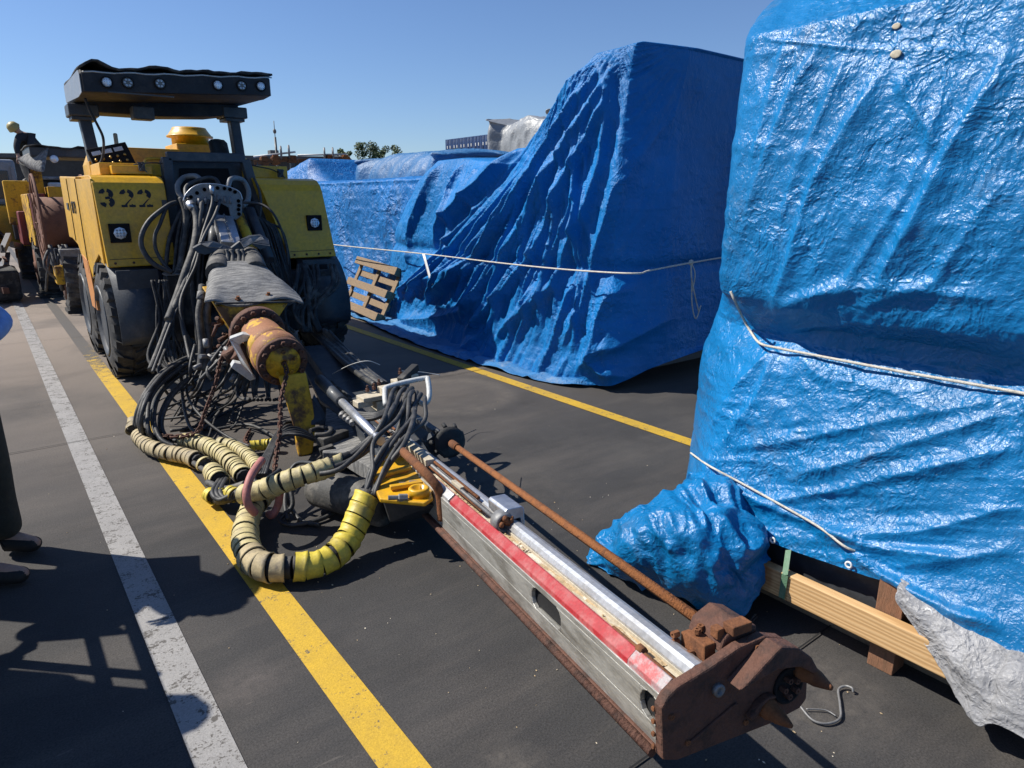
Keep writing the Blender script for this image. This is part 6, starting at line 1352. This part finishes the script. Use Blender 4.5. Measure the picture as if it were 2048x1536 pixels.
def stand(label, x, y, ang, lean=0.0, h=1.0, arm=0):  # unseen standing figures, added to throw the left foreground shadow
    c, s = math.cos(ang), math.sin(ang)
    def W(a, b, z): return (x + a * c - b * s, y + a * s + b * c, z * h)
    person(label, (x, y, 0), dict(pel=W(0, 0, .95), chest=W(0, -.03 + lean, 1.32), head=W(0, -.05 + lean * 1.4, 1.64), shL=W(.20, 0 + lean, 1.40), elL=W(.27, .04 + lean, 1.10), wrL=W(.22, -.16 - arm, .98 + arm),
           shR=W(-.20, 0 + lean, 1.40), elR=W(-.28, .03, 1.10), wrR=W(-.24, -.20, .96), hipL=W(.10, 0, .88), knL=W(.11, -.02, .48), anL=W(.12, 0, .09), hipR=W(-.10, 0, .88), knR=W(-.11, -.02, .48), anR=W(-.13, .03, .09),
           toeL=(s * .15, -c * .15, 0), toeR=(s * .15, -c * .15, 0), face=(s, -c, 0)), top='dark_jacket')
stand("person in a dark jacket added out of shot behind the blue-shirted one to cast shadow", -.70, 3.98, R(70), 0.0, 1.0)
stand("second person in a dark jacket, nearer the viewer, added out of shot left to cast shadow", -.92, 3.30, R(100), .0, 1.02)
stand("third person in a dark jacket holding an arm forward, added out of shot left to cast shadow", -.95, 2.75, R(120), 0.0, 1.02, .1)

bar_ = thing("shadow_rails", "unseen tubular rails added out of shot left to cast striped shadow along the lane", "shadow_rails", (-.47, 3.0, 0))  # unseen rail frame, added only for the shadow strips it throws
for z in (.86, 1.07): MB().tube([V((-.47, 1.6, z)), V((-.47, 3.9, z))], .022, 8).build("rail", 'grey_metal', bar_)
for y in (1.6, 2.35, 3.15, 3.9): MB().tube([V((-.47, y, 0.02)), V((-.47, y, 1.09))], .024, 8).build("post", 'grey_metal', bar_)
MB().box((-.49, 2.5, .42), (-.455, 3.05, 1.04)).build("added_board", 'light_grey_paint', bar_, .004)  # plain board added to the unseen rail frame
# ================================================================ RIGS BEHIND
def bgwheel(parent, cx, cy, r, w, mat='tyre_rubber', flat=True):
    mb = MB(); mb.lathe((cx + w / 2, cy, r), (-1, 0, 0), [(0, r * .6), (0, r * .8), (w * .15, r * .95), (w * .85, r * .95), (w, r * .8), (w, r * .6), (w * .8, r * .55)], 28)
    for k in range(18): a = 2 * math.pi * k / 18; mb.bar((cx - w / 2, cy + math.cos(a) * r * .93, r + math.sin(a) * r * .93), (cx + w / 2, cy + math.cos(a + .1) * r * .93, r + math.sin(a + .1) * r * .93), .06, .06)
    if flat: mb.box((cx - w * .62, cy - r * .5, 0.0), (cx + w * .62, cy + r * .5, .05))
    t = mb.build("wheel", mat, parent); MB().lathe((cx - w / 2, cy, r), (-1, 0, 0), [(-.05, r * .58), (.01, r * .58), (.0, r * .2), (.03, r * .18), (.031, .001)], 20).build("rim", 'brown_reel', t); return t
r2 = thing("drilling_rig", "second rig behind the first, big rusty cable reel and torn black canopy", "drilling rig", (1.2, 13.6, 0))
def refl(cx, cy, z, r):      # one reel: two spoked hoops and a drum
    for x_ in (cx - .30, cx + .34):
        mb = MB(); ring = [V((x_, cy + math.cos(a) * r, z + math.sin(a) * r)) for a in [2 * math.pi * k / 30 for k in range(30)]]; mb.tube(ring, .020, 7, closed=True)
        ring = [V((x_, cy + math.cos(a) * r * .62, z + math.sin(a) * r * .62)) for a in [2 * math.pi * k / 24 for k in range(24)]]; mb.tube(ring, .014, 6, closed=True)
        for k in range(9): a = 2 * math.pi * k / 9; mb.tube([V((x_, cy + math.cos(a) * .25, z + math.sin(a) * .25)), V((x_, cy + math.cos(a) * r, z + math.sin(a) * r))], .012, 6)
        mb.build("reel_flange", 'brown_reel', r2)
    MB().lathe((cx - .30, cy, z), (1, 0, 0), [(0, r * .55), (.64, r * .55)], 26).build("cable_drum", 'brown_reel', r2)
refl(1.06, 12.9, 1.30, .72)
MB().box((.86, 12.4, .62), (1.75, 16.2, .95)).build("chassis", 'dark_steel', r2, .01)
MB().box((.80, 12.0, .45), (1.55, 12.35, .72)).build("front_step", 'yellow_worn', r2, .01)
MB().box((.90, 12.05, .72), (1.5, 12.3, .95)).build("grating", 'grey_metal', r2, .01)
MB().box((1.28, 11.6, .30), (1.5, 12.2, .72)).build("step_box", 'yellow_worn', r2, .01)
MB().box((.72, 13.9, .9), (1.9, 15.8, 1.75)).build("body", 'yellow_worn', r2, .02)
MB().box((1.0, 13.7, 1.60), (1.55, 14.3, 1.86)).build("tool_box", 'yellow_paint', r2, .01)
MB().box((.80, 14.0, 1.55), (.98, 14.25, 2.34)).build("post", 'yellow_worn', r2, .01)
MB().box((2.2, 14.0, 1.55), (2.36, 14.2, 2.34)).build("post", 'yellow_worn', r2, .01)
MB().box((.74, 13.75, 1.2), (.95, 13.95, 1.75)).build("control_box", 'maroon', r2, .01)
bgwheel(r2, 1.0, 12.3, .46, .20); bgwheel(r2, .86, 14.6, .52, .30)
mb = MB(); mb.prism([(.82, 13.3, 2.30), (.82, 13.3, 2.45), (.82, 15.0, 2.5), (.82, 15.0, 2.33)], (2.1, 0, 0)); c2 = mb.build("canopy", 'dark_steel', r2, .02)
Gc = []
for i in range(6):
    Gc.append([V((.80 + 2.14 * j / 16, 13.25 + i * .36, 2.46 + .02 * math.sin(j * 1.3) + .015 * math.sin(j * 2.9 + i) + .05 * i / 6)) for j in range(17)])
o = MB().grid(Gc).build("roof_mat", 'black_rubber', c2); o.modifiers.new("t", 'SOLIDIFY').thickness = .02
A = [PY(36, 318, 13.6), PY(60, 306, 13.5), PY(90, 297, 13.3), PY(97, 296, 13.3)]; B2 = [PY(40, 322, 13.6), PY(58, 326, 13.35), PY(80, 332, 13.15), PY(92, 320, 13.2)]; C2_ = [PY(50, 330, 13.7), PY(62, 338, 13.4), PY(84, 344, 13.1), PY(88, 340, 13.15)]
G = cgrid([A, B2, C2_], 14, 22); gridobj("torn_flap", G, 'rubber_mat', c2, .015)
A = [PY(38, 322, 13.8), PY(44, 328, 13.7), PY(58, 334, 13.6)]; B2 = [PY(46, 345, 13.8), PY(52, 350, 13.7), PY(60, 348, 13.6)]; C2_ = [PY(55, 362, 13.8), PY(58, 364, 13.7), PY(60, 362, 13.6)]
gridobj("torn_flap", cgrid([A, B2, C2_], 12, 12), 'black_rubber', c2, .015)
MB().lathe(PY(108, 318, 13.28), (0, -1, 0), [(0, .06), (.03, .058), (.04, .04), (.041, .001)], 14).build("headlight", 'lamp_glass', c2)
random.seed(14)
for k in range(12):
    x_ = random.uniform(.7, 1.7); MB().tube(crom([V((x_, 12.3, 1.0)), V((x_ + random.uniform(-.2, .1), 12.1, .7)), V((x_ + random.uniform(-.2, .2), 12.2, .35))], 4), random.uniform(.015, .03), 6).build("hose", 'thick_hose', r2)
# third machine: cab, yellow body, boom clutter on the ground
r3 = thing("drilling_rig", "third machine at the left edge with a grey cab under the crouching worker", "drilling rig", (.4, 17.5, 0))
cb_ = MB().box((-.55, 17.6, 1.55), (.80, 19.4, 2.44)).build("cab", 'canopy_paint', r3, .06)
MB().box((-.40, 17.58, 1.68), (.66, 17.605, 2.22)).build("windscreen", 'cab_glass', cb_, .01); MB().box((.795, 17.8, 1.68), (.81, 19.1, 2.22)).build("side_window", 'cab_glass', cb_, .01)
for x_ in (-.46, .10, .72): MB().box((x_, 17.56, 1.6), (x_ + .05, 17.60, 2.3)).build("cab_pillar", 'canopy_paint', cb_)
MB().box((-.6, 17.2, .75), (.95, 20.5, 1.54)).build("body", 'yellow_paint', r3, .03)
MB().box((-.9, 16.2, .55), (.15, 17.2, 1.35)).build("side_box", 'yellow_worn', r3, .02)
MB().box((.55, 16.6, .9), (.85, 17.15, 1.50)).build("control_box", 'dark_steel', r3, .02)
MB().box((.62, 15.5, .85), (.98, 16.9, 1.45)).build("motor_box", 'maroon', r3, .02)
MB().box((.50, 16.2, 1.2), (.92, 16.5, 2.0)).build("mast_foot", 'yellow_worn', r3, .02)
bgwheel(r3, .75, 18.2, .55, .32, flat=False); bgwheel(r3, -.5, 18.2, .55, .32, flat=False)
random.seed(17)
for k in range(22):
    y_ = random.uniform(13.6, 16.5); x_ = random.uniform(-.5, .45); L_ = random.uniform(.6, 1.9); z_ = random.uniform(.2, .95)
    MB().bar((x_, y_, z_), (x_ + random.uniform(-.25, .25), y_ + L_, z_ + random.uniform(-.1, .35)), random.uniform(.03, .10), random.uniform(.03, .12)).build("boom_part", random.choice(['dark_steel', 'grey_metal', 'black_rubber', 'rusty_iron', 'side_aluminium']), r3, .004)
MB().box((-.1, 13.9, .05), (.42, 14.9, .55)).build("boom_bracket", 'black_rubber', r3, .05)
for k in range(3): MB().tube([V((.25 + .03 * k, 14.3, .05)), V((.25 + .03 * k, 14.35, .3))], .03, 8).build("support_leg", 'black_rubber', r3)
r4 = thing("machine_cover", "low black tarpaulined machine roofs seen under the torn canopy", "machine", (2.0, 19, 0))
for (a, b_, m_) in (((1.0, 17.5, 2.05), (2.0, 20, 2.12), 'rubber_mat'), ((2.1, 18.5, 2.12), (3.4, 21, 2.2), 'rubber_mat'), ((1.1, 17.7, .4), (3.3, 20.8, 2.05), 'dark_steel'), ((1.3, 17.4, 1.75), (1.6, 17.68, 2.0), 'light_grey_paint')): MB().box(a, b_).build("panel", m_, r4, .03)

# worker bending on the third machine's cab roof
zc = 2.44; f0 = PY(27, 327, 18.2); X0 = f0.x + .16
person("worker in dark clothes and yellow helmet crouching on top of the cab", (X0, 18.2, zc),
       dict(pel=(X0 + .30, 18.3, zc + .30), chest=(X0 + .12, 18.1, zc + .46), head=(X0 - .04, 17.98, zc + .62), shL=(X0 + .0, 17.95, zc + .46), elL=(X0 - .08, 17.85, zc + .26), wrL=(X0 - .08, 17.8, zc + .10),
            shR=(X0 + .22, 18.0, zc + .48), elR=(X0 + .16, 17.85, zc + .28), wrR=(X0 + .05, 17.8, zc + .12), hipL=(X0 + .18, 18.3, zc + .28), knL=(X0 + .0, 18.0, zc + .36), anL=(X0 - .04, 18.15, zc + .09), hipR=(X0 + .32, 18.3, zc + .28), knR=(X0 + .18, 18.0, zc + .38), anR=(X0 + .10, 18.15, zc + .09),
            toeL=(0, -.15, 0), toeR=(0, -.15, 0), face=(-.4, -1, -.4)), top='dark_jacket', hat=True)

# ================================================================ PALLET
pal = thing("pallet", "weathered wooden pallet leaning against the blue tarps behind the rig", "pallet", (4.5, 9.2, 0))
pa, pb, pc = PX(693, 622, 4.30), PX(795, 640, 4.42), PX(735, 516, 4.55)
pa = PX(688, 612, 4.26); pb = PX(764, 646, 4.20); top_ = PX(728, 516, 4.56)
ex = (pb - pa).normalized(); ez = (top_ - pa); ez = (ez - ex * ez.dot(ex)).normalized(); en = ex.cross(ez).normalized()
if en.x > 0: en = -en
lean = (top_ - pa).length; sh_ = (top_ - pa).dot(ex)
def PL(a, b_, n_): return pa + ex * (a + sh_ * b_ / lean) + ez * b_ + en * n_
Wd, Hd = (pb - pa).length, (top_ - pa).length * .98
def plank(a0, b0, a1, b1, n0, n1, nm):
    P = [PL(a0, b0, n0), PL(a1, b0, n0), PL(a1, b1, n0), PL(a0, b1, n0)]; e_ = PL(0, 0, n1) - PL(0, 0, n0); MB().prism(P, e_).build(nm, 'wood_grey', pal, .006)
w3, h3 = (Wd - .10) / 2, (Hd - .11) / 2
for k in range(3): plank(0, k * h3, Wd, k * h3 + .11, .085, .115, "runner_board")
for k in range(3): plank(k * w3, 0, k * w3 + .10, Hd, -.0, .022, "cross_board")
for i in range(3):
    for k in range(3): plank(k * w3, i * h3, .10 + k * w3, .11 + i * h3, .023, .084, "block")
for k in range(5): plank(0, k * (Hd - .09) / 4, Wd, k * (Hd - .09) / 4 + .09, -.026, -.003, "deck_board")

# ================================================================ FAR BACKGROUND
def tree(x, y, h, w, seed, label):
    t = thing("tree", label, "tree", (x, y, 0), "trees on the far skyline"); rs = random.Random(seed)
    mb = MB(); mb.tube([V((x, y, 0)), V((x + .1, y, h * .4)), V((x, y + .1, h * .8))], [.30, .2, .06], 8)
    for k in range(6): a = rs.uniform(0, 6.3); mb.tube([V((x, y, h * rs.uniform(.35, .6))), V((x + math.cos(a) * w * .35, y + math.sin(a) * w * .35, h * rs.uniform(.65, .85)))], [.09, .03], 5)
    mb.build("trunk", 'bark', t); mb = MB(); cl = []
    for k in range(26): a = rs.uniform(0, 6.3); q = math.sqrt(rs.random()); cl.append((x + math.cos(a) * q * w * .5, y + math.sin(a) * q * w * .5, h * rs.uniform(.45, 1.0), rs.uniform(.12, .22) * w))
    for (cx, cy_, cz, r) in cl:
        for _ in range(110):
            d = V((rs.gauss(0, 1), rs.gauss(0, 1), rs.gauss(0, 1))).normalized() * r * rs.uniform(.55, 1.05); c = V((cx, cy_, cz)) + d; s_ = rs.uniform(.10, .22)
            a = V((rs.uniform(-1, 1), rs.uniform(-1, 1), rs.uniform(-1, 1))).normalized(); b_ = a.orthogonal().normalized(); mb.add([c - a * s_, c + b_ * s_ * .6, c + a * s_, c - b_ * s_ * .6], [(0, 1, 2, 3)])
    mb.build("crown", 'leaf', t)
def at(px, py, d): return PD(px, py, d)
for k, (px, py, w, lb) in enumerate(((688, 304, 2.6, "small round tree left of the big one on the far skyline"), (732, 292, 3.6, "tallest broad tree above the faded blue tarp"), (756, 290, 2.6, "narrow tree touching the tallest one's right side"), (800, 294, 3.2, "low treetop barely showing over the faded blue tarp"), (906, 299, 2.4, "tiny treetop just left of the blue containers"))):
    q = at(px, py, 105 + 2 * k); tree(q.x, q.y, q.z, w, 50 + k, lb)
# long low dark shed
shed = thing("shed", "long low dark flat-roofed shed across the end of the yard", "shed", tuple(at(350, 400, 90) * V((1, 1, 0)) if False else (at(350, 400, 90).x, at(350, 400, 90).y, 0)))
ztop = at(600, 312, 90).z; e1, e2 = at(-160, 400, 104), at(704, 400, 90)
dirn = V((e2.x - e1.x, e2.y - e1.y, 0)); dn = dirn.normalized(); nrm = V((-dn.y, dn.x, 0))
nrm = -nrm if nrm.y < 0 else nrm
P = [V((e1.x, e1.y, 0)), V((e2.x, e2.y, 0)), V((e2.x, e2.y, 0)) + nrm * 14, V((e1.x, e1.y, 0)) + nrm * 14]
MB().prism(P, (0, 0, ztop - .5)).build("wall", 'shed_dark', shed)
MB().prism([p + V((0, 0, ztop - .5)) - (nrm * .4 if i < 2 else V((0, 0, 0))) for i, p in enumerate(P)], (0, 0, .5)).build("roof_edge", 'dark_steel', shed, .05)
a0 = V((e2.x, e2.y, 0)) - dn * 3.0; mb = MB()
for k in range(15): q = a0 + dn * (k * .2) - nrm * .5 + V((0, 0, ztop + .02)); mb.bar(q, q + nrm * 3, .10, .12)
mb.build("corrugated_sheet", 'light_grey_paint', shed)
q = at(548, 306, 89); MB().box((q.x - .55, q.y - .4, ztop), (q.x + .45, q.y + .6, q.z + .3)).build("roof_unit", 'trim_grey', shed, .05)
for px in (470, 590, 660):
    q = at(px, 330, 89.9); MB().box((q.x - .8, q.y - .05, 1.0), (q.x + .8, q.y + .05, 3.6)).build("door", 'trim_grey', shed)
q = at(552, 265, 70); b0 = at(555, 330, 70)
m_ = thing("mast", "thin dark mast with a small tip fitting beyond the rig's canopy post", "mast", (b0.x, b0.y, 0))
MB().tube([V((b0.x, b0.y, 0)), V((b0.x, b0.y, q.z - .4))], [.17, .10], 8).build("pole", 'dark_steel', m_)
mb = MB(); mb.ball(V((b0.x, b0.y, q.z + .1)), .16, 6, (1, 1, 1.4)); mb.tube([V((b0.x, b0.y, q.z - .4)), V((b0.x, b0.y, q.z + 1.0))], .035, 6); mb.build("tip_fitting", 'trim_grey', m_)
# far rusty drill feeds with reels, above the tarps
def feedfar(label, px0, py0, px1, py1, d, reels, lumps):
    a, b_ = at(px0, py0, d), at(px1, py1, d); t = thing("drill_boom", label, "drill boom", (a.x, a.y, 0), "rusty drill booms beyond the tarps")
    MB().bar(a, b_, .16, .14).build("boom_beam", 'rust', t, .01); MB().tube([a + V((0, 0, .2)), b_ + V((0, 0, .2))], .035, 6).build("rail", 'light_grey_paint', t)
    for f_ in (.1, .9): c = a.lerp(b_, f_); MB().bar(V((c.x, c.y, 0)), c, .14, .14).build("stand_leg", 'dark_steel', t)
    for f_ in reels: c = a.lerp(b_, f_) + V((0, 0, .22)); MB().lathe(c - V((.04, 0, 0)), (1, -.4, 0), [(0, .22), (.03, .24), (.06, .22)], 16).build("hose_reel", 'grey_metal', t)
    random.seed(len(label))
    for f_ in lumps:
        for k in range(5): c = a.lerp(b_, f_ + random.uniform(-.03, .03)) + V((0, 0, random.uniform(-.1, .12))); MB().box(c - V((.1, .1, .06)), c + V((.1, .1, .07))).build("drifter", random.choice(['rust_bar', 'rust']), t, .02)
feedfar("rusty drill boom with two hose reels right of the dark mast", 508, 326, 592, 316, 26, (.66, .85), (.25, .5, .9))
feedfar("second rusty drill boom, lower, beside the peaked tarp", 596, 322, 694, 320, 27, (.55, .72), (.62, .92, .97))
# blue containers, stacked, door ends this way
def container(loc):
    t = thing("container", "one of the identical blue containers stacked beyond the grey tarp", "container", loc, "stacked blue shipping containers"); x, y, z = loc
    mb = MB(); n_ = 9; W, Hh = 2.62, 2.84; pts = []
    for k in range(n_):       # corrugated door leaves
        y0 = y - W / 2 + .12 + k * (W - .24) / n_; w_ = (W - .24) / n_; pts += [(y0, 0), (y0 + w_ * .35, 0), (y0 + w_ * .5, .10), (y0 + w_ * .85, .10)]
    pts.append((y + W / 2 - .12, 0)); mb.grid([[V((x + dx, yy, z + zz)) for yy, dx in pts] for zz in (.1, Hh - .1)], False); mb.box((x + .12, y - W / 2 + .02, z + .02), (x + 6.0, y + W / 2 - .02, z + Hh)); mb.build("shell", 'container_blue', t)
    mb = MB()
    for s in (-1, 1): mb.box((x - .04, y + s * (W / 2 - .07) - .06, z), (x + .12, y + s * (W / 2 - .07) + .06, z + Hh))
    mb.box((x - .04, y - W / 2, z + Hh - .12), (x + .12, y + W / 2, z + Hh)); mb.box((x - .04, y - W / 2, z), (x + .12, y + W / 2, z + .12)); mb.build("frame", 'container_blue', t)
    for s in (-.75, -.35, .35, .75): MB().tube([V((x - .06, y + s, z + .15)), V((x - .06, y + s, z + Hh - .15))], .035, 6).build("lock_rod", 'container_trim', t)
    for s in (-.55, .55): MB().box((x - .05, y + s - .16, z + .9), (x - .02, y + s + .16, z + 1.5)).build("door_label", 'light_grey_paint', t)
    return t
cproto = container((84, 119.0, 0)); NM = ['first', 'second', 'third', 'fourth', 'fifth', 'sixth']; LV = ['bottom', 'second', 'middle', 'fourth', 'topmost']
def clab(i, k): return 'blue container beyond the grey tarp, %s stack from the right, %s level' % (NM[i], LV[k])
cproto['label'] = clab(0, 0)
for i in range(6):
    for k in range(5):
        if i == 0 and k == 0: continue
        dup(cproto, (0, i * 2.70, k * 2.87), clab(i, k))
